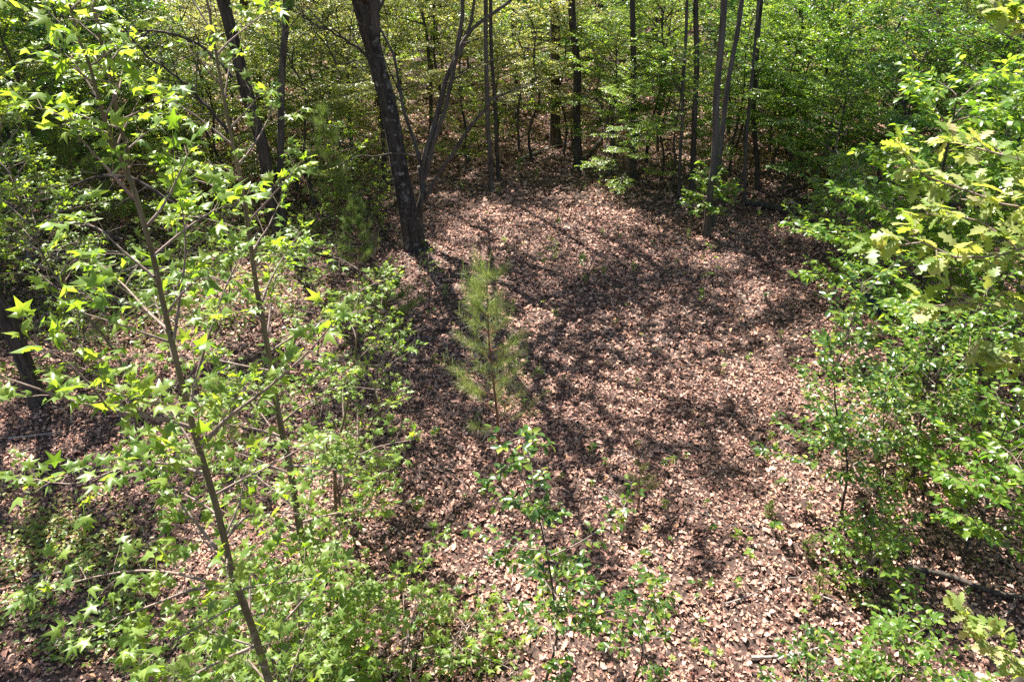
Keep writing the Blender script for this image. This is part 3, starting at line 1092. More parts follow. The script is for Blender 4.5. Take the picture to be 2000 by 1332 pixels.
def front_sapling():
    Y = 2.45
    b = at(525, 1332, Y)
    base = np.array([b[0] + .03, Y, float(gz(b[0], Y))])
    root = thing("sweetgum_sapling", base, "tall front sweetgum sapling with star leaves, its slim stem slanting up from the bottom edge", "sapling")
    pl = Plant(11)
    def L(pix, y0=0, y1=0):
        n = len(pix)
        return [at(x, y, Y + y0 + (y1 - y0) * i / (n - 1)) - base for i, (x, y) in enumerate(pix)]
    st = [np.array([0, 0, -.1])] + L([(525, 1332), (478, 1190), (452, 1110), (430, 1000), (386, 860), (350, 720), (320, 600), (290, 480), (262, 395), (248, 345)])
    S0 = pl.stem(st, .032, .008, 34, 10, .07, .1, 1.0)
    l1 = L([(250, 350), (205, 230), (172, 125), (143, 35), (135, 0)]); l2 = L([(250, 352), (247, 300), (222, 180), (197, 75), (180, 5)], 0, .05)
    a1 = pl.stem(l1, .009, .0035, 14, 6); a2 = pl.stem(l2, .009, .0035, 14, 6)
    kw = dict(mode='gum', tw_sp=.085, tw_len=.21, leaf_sp=.024, size=.098, flat=False, start=.12)
    for pix, y0, y1, r in [
        ([(376, 836), (330, 822), (280, 812), (185, 795), (90, 765), (0, 735), (-60, 720)], 0, -.25, .011),
        ([(215, 800), (170, 745), (120, 700), (60, 670)], -.15, -.3, .006),
        ([(300, 540), (240, 490), (190, 445), (150, 440)], 0, .1, .006),
        ([(262, 390), (215, 335), (165, 280), (130, 235)], 0, -.1, .006),
        ([(395, 872), (440, 820), (520, 760), (600, 690), (655, 625)], 0, -.1, .010),
        ([(340, 662), (352, 580), (362, 500), (360, 440), (355, 400)], 0, .15, .007),
        ([(372, 790), (381, 745), (402, 675), (437, 570), (465, 510)], 0, .3, .008),
        ([(423, 1072), (385, 1023), (340, 960), (305, 866)], 0, .3, .010),
        ([(335, 650), (290, 610), (245, 560), (200, 520)], 0, .4, .008),
        ([(440, 1145), (380, 1150), (300, 1180), (220, 1210), (150, 1230)], 0, -.12, .010),
        ([(450, 1150), (350, 1120), (250, 1115), (130, 1140), (50, 1165)], 0, .15, .010),
        ([(436, 1060), (480, 1010), (540, 1000), (600, 1005)], 0, .3, .009),
        ([(500, 1260), (430, 1290), (350, 1330), (260, 1360)], 0, -.2, .010),
        ([(410, 930), (330, 905), (250, 910), (140, 945), (20, 925)], 0, .5, .009),
        ([(280, 450), (320, 400), (350, 340), (372, 290)], 0, .15, .006),
        ([(300, 500), (360, 450), (420, 410), (465, 400)], 0, .25, .006)]:
        pl.limb(L(pix, y0, y1), r, n=12, **kw)
    pl.crown(S0, 30, .22, .72, elev=(45, 20), droop=.15, r0=.007, t1=.9, prof=lambda u: 1 - .5 * u, **kw)
    kt = dict(kw); kt.update(tw_sp=.10, tw_len=.12, size=.075, leaf_sp=.02)
    for a in (a1, a2):
        pl.crown(a, 10, .05, .26, elev=(50, 30), droop=.1, r0=.004, prof=lambda u: 1 - .6 * u, **kt)
    pl.build(root, 'gum', 'gum', 'bark_gum', 'twig', n_single=300, trunk_name='stem')


front_sapling()


def sapling(seed, base_pix, top, label, kind='gum', mat='gum', bark='bark_gum', r=.03, nb=24, t0=.15, L=1.0, size=.09, tw_sp=.14, tw_len=.3, leaf_sp=.06,
            n_single=200, mode='gum', elev=(50, 25), name="sweetgum_sapling", cat="sapling", base=None, mids=None, stems=1, lean=None, droop=.15, extra=(), flat=False, prof=None, r0=.010, group=None):
    b = ground_at(*base_pix) if base is None else np.array([base[0], base[1], float(gz(base[0], base[1]))])
    root = thing(name, b, label, cat, group)
    pl = Plant(seed); g = pl.rng
    Y = b[1]
    if kind == 'gum':
        size *= 1.08; leaf_sp *= .48; tw_sp *= .72
    else:
        size *= 1.25; leaf_sp *= .8; tw_sp *= .85
    if isinstance(top, (int, float)):
        tops = [np.array([g.normal() * .12 * top, g.normal() * .12 * top, top * (1 - .12 * k)]) * (1 if k == 0 else 1) for k in range(stems)]
    else:
        tops = [at(top[0], top[1], Y) - b]
        for k in range(1, stems):
            tops.append(tops[0] * g.uniform(.6, .9) + np.array([g.normal() * .3, g.normal() * .3, 0]))
    for k, tp_ in enumerate(tops):
        st = [np.array([0, 0, -.06]) + np.array([g.normal() * .04 * k, g.normal() * .04 * k, 0])]
        if mids is not None and k == 0:
            st += [at(x, y, Y) - b for x, y in mids]
        else:
            for j in (.3, .6):
                st.append(tp_ * j + np.array([g.normal(), g.normal(), 0]) * .03 * abs(tp_[2]))
        st.append(tp_)
        n = 18
        P = pl.stem(st, r * (1 if k == 0 else .7), r * .16, n, 8, .04, .15)
        pl.crown(P, max(4, nb // stems), t0, L, elev=elev, droop=droop, r0=r0, prof=prof or (lambda u: 1.05 - .75 * u),
                 mode=mode, tw_sp=tw_sp, tw_len=tw_len, leaf_sp=leaf_sp, size=size, flat=flat, start=.2, sub=0 if name == 'sprout' else (1 if kind == 'gum' else 2))
    for pix, y0, y1, rr in extra:
        m = len(pix)
        pl.limb([at(x, y, Y + y0 + (y1 - y0) * i / (m - 1)) - b for i, (x, y) in enumerate(pix)], rr, mode=mode, tw_sp=tw_sp, tw_len=tw_len, leaf_sp=leaf_sp, size=size, flat=flat, n=10)
    pl.build(root, kind, mat, bark, 'twig', n_single=n_single, trunk_name='stem')
    return root


# second sweetgum, as tall as the first, a few steps behind it
sapling(21, (607, 1185), (404, -10), "second sweetgum sapling just right of the front one, mottled stem reaching the top edge",
        mids=[(592, 1080), (566, 920), (535, 740), (500, 560), (470, 365), (440, 190)], r=.042, nb=34, t0=.16, L=1.25, size=.088, tw_sp=.16, tw_len=.32, leaf_sp=.075, n_single=300, r0=.012,
        prof=lambda u: 1.0 - .72 * u)
sapling(22, (655, 1000), (700, 500), "leafy sweetgum clump left of the little pine, several thin stems leaning right",
        r=.022, nb=30, t0=.12, L=1.0, size=.082, stems=3, leaf_sp=.07, n_single=300)
sapling(23, (735, 830), (745, 540), "slim sweetgum whose bright top stands before the low pine bush left of centre",
        r=.016, nb=15, t0=.35, L=.62, size=.085, n_single=200)
sapling(24, (395, 1290), 1.5, "low dense sweetgum clump at the foot of the front sapling, lower left",
        base=(-1.95, 3.7), r=.016, nb=36, t0=.1, L=1.0, size=.112, stems=3, n_single=300, elev=(40, 15), leaf_sp=.085)
sapling(25, (700, 1290), .75, "knee-high sweetgum clump spreading along the bottom edge right of the front stem",
        base=(-.95, 4.05), r=.012, nb=17, t0=.1, L=1.0, size=.105, leaf_sp=.12, stems=3, n_single=260, elev=(30, 8),
        extra=[([(560, 1340), (640, 1270), (740, 1175), (800, 1120), (850, 1050)], -.1, .1, .008)])
sapling(26, (870, 1240), .5, "low sprawling sweetgum shoot between the front clump and the glossy shrub at the bottom",
        base=(-.45, 4.25), r=.009, nb=10, t0=.1, L=.65, size=.10, leaf_sp=.11, stems=2, n_single=160, elev=(30, 8))
sapling(27, (560, 1250), 1.6, "thin grey-stemmed sweetgum forking in a V behind the front stem",
        base=(-1.75, 4.35), r=.014, nb=13, t0=.25, L=.65, leaf_sp=.09, size=.105, stems=2, n_single=180)
sapling(28, (150, 760), (150, 560), "small sweetgum right of the left edge trunk, seen through the front branches",
        r=.014, nb=16, t0=.2, L=.8, size=.09, n_single=150)
sapling(29, (40, 1300), .9, "sweetgum sprig in the bottom left corner",
        base=(-3.0, 3.5), r=.010, nb=10, t0=.2, L=.5, size=.10, n_single=100)
sapling(30, (330, 700), (350, 330), "sweetgum sapling behind the front one with loose pale leaves",
        r=.02, nb=22, t0=.2, L=.95, size=.09, n_single=200, leaf_sp=.08)
sapling(31, (450, 640), (440, 400), "sweetgum sapling standing before the dark left trunk pair",
        r=.018, nb=18, t0=.2, L=.8, size=.09, n_single=160, leaf_sp=.08)
sapling(32, (620, 700), (615, 420), "slim sweetgum between the dark left trunk pair and the pines",
        r=.016, nb=16, t0=.2, L=.8, size=.085, n_single=160, leaf_sp=.08)
sapling(34, (60, 700), 4.3, "tall loose sweetgum near the left edge behind the crooked dead limbs",
        base=(-7.6, 10.6), r=.03, nb=30, t0=.25, L=1.5, size=.10, n_single=200, leaf_sp=.10)
sapling(35, (200, 700), 4.6, "sweetgum sapling behind the front one's upper fork, filling the upper left",
        base=(-5.1, 7.4), r=.024, nb=22, t0=.45, L=1.0, size=.10, n_single=250, leaf_sp=.10)
sapling(33, (700, 470), (660, 250), "bright green sapling left of the big lichened tree",
        r=.018, nb=18, t0=.15, L=.9, size=.10, n_single=60, leaf_sp=.08)

# glossy shrubs
kb = dict(kind='ovate', mat='bush', bark='bark', mode='flat', name="glossy_shrub", cat="shrub", elev=(55, 20), tw_len=.2, tw_sp=.08, leaf_sp=.036, r0=.007)
sapling(41, (1090, 1400), (985, 850), "glossy-leaved shrub rising alone from the middle of the bottom edge in front of the pine",
        base=(.24, 3.75), mids=[(1088, 1250), (1075, 1130), (1055, 1020), (1018, 930)], r=.014, nb=26, t0=.20, L=.60, size=.056, n_single=300,
        prof=lambda u: .9 - .65 * u,
        extra=[([(1075, 1085), (1130, 1060), (1190, 1020), (1225, 980), (1235, 945)], 0, .3, .006),
               ([(1070, 1075), (1020, 1070), (960, 1050), (920, 1030)], 0, .1, .006),
               ([(1040, 990), (1000, 985), (960, 970), (945, 935)], 0, .1, .005),
               ([(1090, 1190), (1140, 1200), (1200, 1190), (1245, 1200)], 0, .2, .006)], **kb)
sapling(42, (1340, 1400), (1290, 1130), "slim glossy shrub at the bottom edge right of the middle shrub",
        base=(1.10, 3.85), r=.010, nb=12, t0=.25, L=.42, size=.055, n_single=260, **kb)
kb2 = dict(kb); kb2.update(tw_len=.32, tw_sp=.10, leaf_sp=.042, r0=.009)
sapling(43, (1645, 1005), (1693, 545), "dark green thin-stemmed shrub in front of the leafy right side, tallest of the right-hand shrubs",
        r=.018, nb=32, t0=.18, L=.95, size=.062, n_single=300, **kb2)
sapling(44, (1712, 965), (1760, 690), "narrow shrub with two thin stems just right of the tall dark shrub",
        r=.012, nb=16, t0=.2, L=.7, size=.055, n_single=220, stems=2, **kb2)
sapling(45, (1785, 940), (1830, 640), "leafy shrub on a dark bent stem further right of the tall dark shrub",
        r=.016, nb=20, t0=.3, L=.85, size=.065, n_single=250, **kb2)
kb3 = dict(kb2); kb3.update(mat='beech')
sapling(46, (1700, 1130), .75, "dense low bush with yellowish young leaves above the dark log at lower right",
        base=(3.85, 5.15), r=.012, nb=28, t0=.1, L=.62, size=.055, n_single=300, stems=3, **kb3)
sapling(47, (1860, 1260), .9, "broad-leaved bush in the lower right before the dark log",
        base=(3.55, 3.85), r=.012, nb=24, t0=.1, L=.65, size=.06, n_single=300, stems=3, **kb3)
sapling(48, (1760, 1350), .7, "low glossy bush at the bottom edge toward the right corner",
        base=(2.65, 3.75), r=.010, nb=12, t0=.1, L=.55, size=.05, n_single=260, stems=2, **kb)
kb4 = dict(kb3); kb4.update(tw_len=.42, tw_sp=.13, leaf_sp=.055)
sapling(49, (1900, 900), 2.0, "big-leaved pale green bush at the right edge below the oak branches",
        base=(5.1, 5.5), r=.02, nb=28, t0=.15, L=1.0, size=.085, n_single=300, stems=3, **kb4)
sapling(50, (1800, 800), 2.6, "round leafy bush under the oak branches on the right",
        base=(5.3, 7.2), r=.02, nb=34, t0=.15, L=1.25, size=.07, n_single=300, stems=3, **kb4)
sapling(51, (1950, 700), 3.4, "tall leafy bush at the right edge behind the oak branches",
        base=(6.9, 7.4), r=.03, nb=34, t0=.15, L=1.5, size=.08, n_single=300, stems=3, **kb4)
sapling(52, (1760, 620), 2.8, "bright leafy bush hiding the blue bundle on the right",
        base=(6.4, 9.2), r=.025, nb=34, t0=.12, L=1.35, size=.075, n_single=300, stems=3, **kb4)
sapling(53, (1850, 560), 3.8, "beech bush with glossy sprays at the right behind the tall leafy bush",
        base=(8.3, 9.0), r=.03, nb=34, t0=.15, L=1.7, size=.085, n_single=300, stems=2, **kb4)


kb5 = dict(kb4); kb5.update(r0=.014, tw_len=.6, droop=.12, elev=(40, 8), name="young_beech", cat="beech")
sapling(54, (1643, 517), 2.1, "small bright layered beech on a thin black stem at the clearing's right edge",
        r=.03, nb=24, t0=.42, L=1.25, size=.085, n_single=60, **kb5)
sapling(55, (1760, 480), 4.2, "beech with glossy drooping sprays filling the right side above the small bright beech",
        base=(7.6, 12.0), r=.045, nb=34, t0=.2, L=2.1, size=.095, n_single=200, **kb5)
sapling(56, (1900, 480), 4.2, "tall beech with shining leaves behind the pale oak branches, upper right",
        base=(6.6, 9.7), r=.05, nb=34, t0=.3, L=2.1, size=.10, n_single=300, **kb5)
sapling(57, (1900, 480), 5.2, "big bright green beech in the upper right corner",
        base=(8.0, 8.0), r=.05, nb=30, t0=.5, L=1.9, size=.10, n_single=300, **kb5)
sapling(58, (1383, 455), 1.5, "leafy bright green sapling growing against the grey trunk pair",
        r=.014, nb=12, t0=.4, L=.7, size=.10, n_single=0, **kb5)


# oak reaching in from the right
def oak_branches():
    base = np.array([4.75, 3.9, float(gz(4.75, 3.9))])
    root = thing("oak_tree", base, "oak reaching in from the right edge with large pale lobed leaves", "tree")
    pl = Plant(61)
    P = pl.stem([np.array(q) for q in [(0, 0, -.1), (.05, 0, 1.5), (0, .1, 3.2), (.1, .1, 5), (.1, 0, 7.5)]], .07, .02, 22, 10, .05, .4)
    kw = dict(mode='gum', tw_sp=.08, tw_len=.26, leaf_sp=.026, size=.108, flat=False, n=12, start=.25, sub=1)
    def L(h, pix, Ys):
        return [np.array([0, 0, h])] + [at(x, y, Y) - base for (x, y), Y in zip(pix, Ys)]
    for h, pix, Ys, r in [
        (4.0, [(2040, 480), (1935, 505), (1850, 500), (1790, 470), (1715, 485)], [3.8, 3.8, 3.8, 3.8, 3.9], .018),
        (4.2, [(2060, 420), (1960, 400), (1880, 370), (1810, 345), (1760, 300)], [4, 4.1, 4.2, 4.3, 4.4], .018),
        (4.5, [(2060, 330), (1980, 310), (1910, 290), (1850, 275)], [3.8, 3.9, 4, 4.2], .016),
        (3.8, [(2050, 620), (1960, 600), (1880, 590), (1810, 600)], [3.7, 3.7, 3.8, 3.9], .014),
        (4.1, [(2040, 520), (1950, 450), (1870, 420), (1800, 420)], [4.2, 4.4, 4.6, 4.8], .014),
        (4.9, [(2060, 110), (1990, 50), (1940, 10)], [4.4, 4.5, 4.6], .012),
        (3.4, [(2060, 760), (1990, 720), (1930, 690)], [3.6, 3.6, 3.7], .012),
        (1.5, [(2060, 1330), (1960, 1280), (1900, 1235), (1880, 1200)], [3.3, 3.2, 3.2, 3.2], .012)]:
        pl.limb(L(h, pix, Ys), r, **kw)
    pl.crown(P, 12, .7, 1.4, elev=(50, 20), mode='gum', tw_sp=.2, tw_len=.3, leaf_sp=.07, size=.12, flat=False)
    pl.build(root, 'oak', 'oak', 'bark_grey', 'twig', n_single=300)


oak_branches()

# ------------------------------------------------------------------ pines and cedars
def needles(g, rng, P, D, n, ln, wd, spread=.9):
    """n needles along the shoot from P towards P + D"""
    t = rng.uniform(0.05, 1, n)
    q = P + D * t[:, None]
    d = norm(D)
    r = rng.normal(size=(n, 3)); r = norm(r - d * (r @ d)[:, None])
    e = norm(d * rng.uniform(.35, 1.1, (n, 1)) + r * spread)
    L = ln * rng.uniform(.7, 1.15, n)[:, None]
    s = norm(np.cross(e, rng.normal(size=(n, 3)))) * wd
    V = np.stack([q - s, q + s, q + e * L], 1).reshape(-1, 3)
    g.add(V, np.arange(3 * n).reshape(-1, 3), None, np.repeat(rng.uniform(0, 1), n) * .5 + rng.uniform(0, .5, n))


def pine(seed, base, H, W, label, nsh=None, dens=26, ln=.11, bark='bark_pine', mat='needle', name="young_pine", cat="pine", gaps=True, top_pix=None, candles=True, wd=.0015):
    root = thing(name, base, label, cat)
    rng = np.random.default_rng(seed)
    wood = Geo(); nd = Geo(); pl = Geo()
    top = np.array([rng.normal() * .04 * H, 0, H]) if top_pix is None else at(top_pix[0], top_pix[1], base[1]) - base
    st = smooth_line([np.array([0, 0, -.05]), top * .35 + np.array([.02, 0, 0]), top * .7 - np.array([.02, 0, 0]), top], 14)
    tube(pl, st, np.linspace(.009 + H * .0055, .003, 14), 7, rng, .05)
    nw = max(5, int(H / .21))
    for i in range(nw):
        u = (i + .6) / nw
        if u < .30: continue
        k = 4 + int(rng.integers(0, 2))
        p = st[0] + (top - st[0]) * u
        for j in range(k):
            if rng.uniform() < .12: continue
            az = rng.uniform(0, 6.28) if gaps else j * 6.28 / k + i
            ln_b = W * (1.0 - .78 * u) * rng.uniform(.55, 1.15) * (.75 if u < .3 else 1)
            el = .25 + .5 * u
            d = np.array([math.cos(az), math.sin(az), el]); d = norm(d) * ln_b
            d2 = d * .55 + np.array([0, 0, ln_b * .22])
            mid = p + d * .6
            tube(wood, [p, mid, mid + d2], [.006, .004, .002], 4, cap=False)
            needles(nd, rng, p + d * .25, d * .35, int(dens * 1.2), ln, wd)
            needles(nd, rng, mid, d2, int(dens * 1.8), ln, wd)
            for s_ in (-1, 1):
                sd_ = np.cross(norm(d), [0, 0, 1.]) * s_
                dd = norm(norm(d) * .8 + sd_ * .7 + np.array([0, 0, .25])) * ln_b * rng.uniform(.28, .5)
                q = p + d * rng.uniform(.35, .7)
                tube(wood, [q, q + dd], [.003, .002], 3, cap=False)
                needles(nd, rng, q, dd, int(dens * 1.5), ln, wd)
            if candles and u > .35:
                needles(nd, rng, mid + d2, np.array([0, 0, .12 + .05 * rng.uniform()]), int(dens * .7), .022, wd * 1.6, .35)
    needles(nd, rng, top - (top / H) * .45, (top / H) * .45, int(dens * 4), ln * .8, wd)
    if candles:
        for j in range(6):
            a = rng.uniform(0, 6.28)
            needles(nd, rng, top + np.array([math.cos(a), math.sin(a), 0]) * .03, np.array([math.cos(a) * .05, math.sin(a) * .05, rng.uniform(.14, .26)]), dens, .022, wd * 1.7, .3)
    link("trunk", pl.mesh("trunk", bark, True), root)
    o = link("branches", wood.mesh("branches", bark, True), root); o["kind"] = "stuff"
    o = link("needles", nd.mesh("needles", mat), root); o["kind"] = "stuff"
    return root


b = ground_at(977, 950)
pine(71, b, 3.0, .98, "young pine with soft olive needles and upright candles standing alone left of the clearing's middle", dens=42, ln=.12, top_pix=(950, 535), wd=.0012)
b = ground_at(708, 565)
pine(72, b, 2.3, .65, "taller soft-needled pine behind the sweetgums left of the big lichened tree", dens=60, ln=.13, top_pix=(690, 395))
b = ground_at(765, 640)
pine(73, b, 1.0, .75, "low bushy pine right of the slim sweetgum top", dens=170, ln=.15, candles=False)
b = ground_at(660, 470)
pine(74, b, 2.9, 1.0, "pine half hidden in leaves behind the taller soft-needled pine", dens=60, ln=.14)
b = ground_at(215, 520)
pine(75, b, 3.3, 1.2, "feathery dark green pine behind the front sapling's fork", dens=60, ln=.14)
b = ground_at(160, 480)
pine(76, b, 3.2, 1.1, "feathery pine at the left, behind the first branches of the front sapling", dens=60, ln=.14)
b = ground_at(345, 455)
pine(77, b, 2.0, .7, "soft grey-green pine deep behind the front sapling", dens=60, ln=.14)
b = ground_at(465, 920)
pine(78, b, 1.1, .4, "tiny pine beneath the second sweetgum", dens=20, ln=.08)
b = ground_at(1242, 998)
pine(79, b, .75, .42, "olive brown baby cedar right of the glossy shrub, alone on the leaves", dens=30, ln=.035, mat='cedar', name="cedar_seedling", cat="cedar", candles=False, wd=.0022)
b = ground_at(1590, 1172)
pine(80, b, .42, .26, "wispy green cedar seedling beside the pale curved stick at lower right", dens=24, ln=.03, mat='needle', name="cedar_seedling", cat="cedar", candles=False, wd=.002)
b = ground_at(1570, 1090)
pine(81, b, .35, .14, "narrow green cedar seedling left of the yellowish dense bush", dens=20, ln=.03, mat='needle', name="cedar_seedling", cat="cedar", candles=False, wd=.002)
b = ground_at(1497, 1010)
pine(82, b, .25, .10, "tiny upright cedar sprig above the bright whorled seedling", dens=16, ln=.03, mat='needle', name="cedar_seedling", cat="cedar", candles=False, wd=.002)

# ------------------------------------------------------------------ seedlings on the floor
SEED = []


def seedling_template(k):
    pl = Plant(500 + k); g = pl.rng
    H = [.12, .2, .28, .16, .10, .42][k]
    n = [7, 10, 14, 9, 8, 16][k]
    st = np.array([[0, 0, -.02], [.01, 0, H * .5], [g.normal() * .03, g.normal() * .03, H]])
    tube(pl.trunk, st, [.004, .003, .002], 4)
    t = g.uniform(.45, 1, n); a = np.arange(n) * 2.4
    P = st[2] * t[:, None]
    D = np.stack([np.cos(a), np.sin(a), g.uniform(.0, .6, n)], 1)
    N = np.array([0, 0, 1.]) + g.normal(size=(n, 3)) * .3
    pl.leaf(P, D, N, np.array([.075, .07, .07, .06, .055, .085][k]) * g.uniform(.6, 1.1, n))
    return pl


SM = ['bush', 'wood', 'wood', 'beech', 'yellow', 'beech']
for k in range(6):
    pl = seedling_template(k)
    P, D, N, S = pl.arrays()
    g_ = Geo()
    scatter(g_, LT['ovate'][0][k % 3], P, D, N, S, pl.rng.uniform(size=len(P)))
    SEED.append((pl.trunk.mesh("stem", 'twig', True), g_.mesh("leaves", SM[k])))


def seedling(k, p, sc, rz, label, group=None, tiny=False):
    root = thing("seedling", (p[0], p[1], float(gz(p[0], p[1]))), label, "seedling", group)
    root.rotation_euler = (0, 0, rz); root.scale = (sc, sc, sc)
    link("stem", SEED[k][0], root)
    o = link("leaves", SEED[k][1], root)
    return root


for k, px, py, sc, lab in [
    (0, 1507, 1038, 1.5, "bright whorled seedling of thick green leaves on sunlit litter at lower right"),
    (3, 1470, 1100, 1.3, "pale seedling with a few lilac-edged leaves left of the narrow cedar seedling"),
    (0, 1150, 888, 1.4, "dark green glossy seedling right of the little pine's foot"),
    (4, 1060, 600, 1.6, "yellow seedling glowing in the shade right of the little pine's top"),
    (1, 1140, 528, 1.8, "green seedling on the sunny slope beside a bare sprout"),
    (5, 1368, 605, 1.0, "thin seedling with a flat tuft of green leaves in the open clearing right of centre"),
    (5, 1078, 520, 1.0, "leafless-looking black sprout with a small green tuft in the clearing"),
    (1, 1880, 1000, 1.6, "green seedling on shaded litter near the right edge"),
    (5, 1925, 905, 1.2, "pale broad-leaved seedling at the right edge under the big-leaved bush"),
    (3, 1930, 1075, 1.5, "seedling above the dark log near the right edge"),
    (1, 1210, 1045, 1.7, "pale green seedling at the foot of the olive brown cedar"),
    (4, 1258, 1045, 1.4, "small yellowish seedling just right of the pale green seedling"),
    (1, 848, 720, 1.4, "green seedling left of the little pine on shaded litter"),
    (0, 845, 858, 1.5, "glossy seedling left of the little pine's base"),
    (1, 815, 1020, 1.7, "green seedling on sunny litter left of the glossy shrub"),
    (4, 1595, 1260, 1.6, "yellowish seedling touching the pale curved branch at the bottom right"),
    (1, 1255, 1275, 1.6, "pale seedling between the two bottom shrubs")]:
    seedling(k, ground_at(px, py), sc, px * .7, lab)
SLAB = ["tiny glossy green seedling scattered on the leaf litter", "small green seedling scattered on the leaf litter", "leggy green seedling scattered on the leaf litter",
        "little bright green seedling scattered on the leaf litter", "tiny yellow-green seedling scattered on the leaf litter", "knee-high green seedling scattered on the leaf litter"]
SGRP = ["tiny glossy seedlings on the litter", "small green seedlings on the litter", "leggy seedlings on the litter", "bright little seedlings on the litter", "yellow-green seedlings on the litter", "knee-high seedlings on the litter"]
rng = np.random.default_rng(71)
for i in range(270):
    py = 300 + 1010 * rng.uniform() ** 1.1
    px = rng.uniform(560, 1990)
    p = ground_at(px, py)
    k = int(rng.choice(6, p=[.15, .27, .18, .2, .12, .08]))
    if py > 800 and k in (2, 5): k = 1
    seedling(k, p, rng.uniform(.5, 1.15) * (1.0 if py > 600 else 1.4), rng.uniform(0, 6.28), SLAB[k], SGRP[k])

SMARKS = [(ground_at(977, 950), "the lone young pine"), (ground_at(812, 485), "the big lichened trunk"), (ground_at(1380, 455), "the grey trunk pair"),
          (ground_at(1242, 998), "the baby cedar"), (ground_at(1645, 1005), "the tall dark shrub"), (ground_at(1550, 1280), "the pale fallen branch"),
          (ground_at(1237, 350), "the straight black trunk"), (ground_at(1500, 408), "the mossy log"), (ground_at(1374, 612), "the tall sprout in the clearing"),
          (ground_at(1643, 517), "the small bright beech"), (ground_at(655, 1000), "the leaning sweetgum clump"), (ground_at(1930, 1160), "the dark fallen log"),
          (ground_at(965, 360), "the two thin clearing trunks"), (ground_at(1090, 1300), "the middle bottom shrub"), (ground_at(1079, 525), "the bare black sprout")]
SD = ["tiny glossy seedling", "small green seedling", "leggy green seedling", "bright little seedling", "yellow-green seedling", "knee-high seedling"]
single_out([(o, SD[SLAB.index(o["label"])]) for o in SC.objects if o.get("label") in SLAB], SMARKS, "such")

# thin bare sprouts
for i, (a, b_, lab) in enumerate([
    ((867, 620), (842, 500), "thin dark sprout with few leaves, right one of two below the big lichened trunk"),
    ((836, 608), (838, 480), "thin dark sprout with few leaves, left one of two below the big lichened trunk"),
    ((1079, 525), (1076, 470), "bare black sprout in the sunny clearing"),
    ((1374, 612), (1392, 470), "thin tall sprout with sparse leaves in the open clearing right of centre"),
    ((1520, 500), (1515, 440), "sparse young plant in the shade before the fallen log"),
    ((1620, 610), (1610, 560), "small thin sapling with sparse leaves at the clearing's right edge")]):
    sapling(600 + i, a, b_, lab, kind='ovate', mat='wood', bark='bark', r=.010, nb=7, t0=.45, L=.30, size=.06, n_single=0, mode='flat', name="sprout", cat="sprout",
            tw_sp=.12, tw_len=.14, leaf_sp=.06)


# ground cover, lower left
def ground_cover():
    rng = np.random.default_rng(15)
    for nm, mat, n, poly, lab in [
        ("ground_cover", 'wood', 1500, (-20, 300, 985, 1290), "green creeping weeds covering the litter at the lower left"),
        ("yellow_weeds", 'yellow', 520, (20, 260, 950, 1120), "yellowish sprawling weeds on shaded litter at the left")]:
        g = Geo(); P = []
        cl = [(rng.uniform(poly[0], poly[1]), rng.uniform(poly[2], poly[3])) for _ in range(70)]
        for i in range(n):
            c = cl[i % 70]
            p = ground_at(c[0] + rng.normal() * 22, c[1] + rng.normal() * 14)
            P.append(p + np.array([0, 0, .03 + abs(rng.normal()) * .07]))
        P = np.array(P)
        a = rng.uniform(0, 6.28, n)
        D = np.stack([np.cos(a), np.sin(a), rng.uniform(-.1, .4, n)], 1)
        N = np.array([0, 0, 1.]) + rng.normal(size=(n, 3)) * .3
        scatter(g, LT['ovate'][0][0], P, D, N, rng.uniform(.035, .075, n), rng.uniform(size=n))
        tag(link(nm, g.mesh(nm, mat)), lab, "weeds", None, "stuff")
    # low green haze of weeds in the wood on the left and along the far edge
    g = Geo(); n = 40000
    y = rng.uniform(10, 34, n); x = np.where(rng.uniform(size=n) < .62, rng.uniform(-1, -.16, n) * (.8 * y + 2), rng.uniform(-.2, 1, n) * (.8 * y + 2))
    ok = ~((y < 21) & (x > -4.0 + rng.normal(size=n) * .8) & (x < 9))
    ok &= ~((x > 0) & (rng.uniform(size=n) < .6))
    x, y = x[ok], y[ok]; n = len(x)
    cl = np.round(x * 1.7) + np.round(y * 1.7) * 1.3
    x = x + .18 * np.sin(cl * 7.1); y = y + .18 * np.cos(cl * 5.3)
    h = (.5 + .5 * np.sin(cl * 3.7))
    z = gz(x, y) + rng.uniform(0, 1, n) * h * .7
    a = rng.uniform(0, 6.28, n)
    D = np.stack([np.cos(a), np.sin(a), rng.uniform(-.4, .3, n)], 1)
    N = np.array([0, 0, 1.]) + rng.normal(size=(n, 3)) * .4
    scatter(g, LT['ovate'][1], np.stack([x, y, z], 1), D, N, rng.uniform(.05, .10, n), rng.uniform(0, 1, n))
    tag(link("undergrowth", g.mesh("undergrowth", 'wood')), "low leafy undergrowth covering the floor between the trees at left and far back", "undergrowth", None, "stuff")


ground_cover()


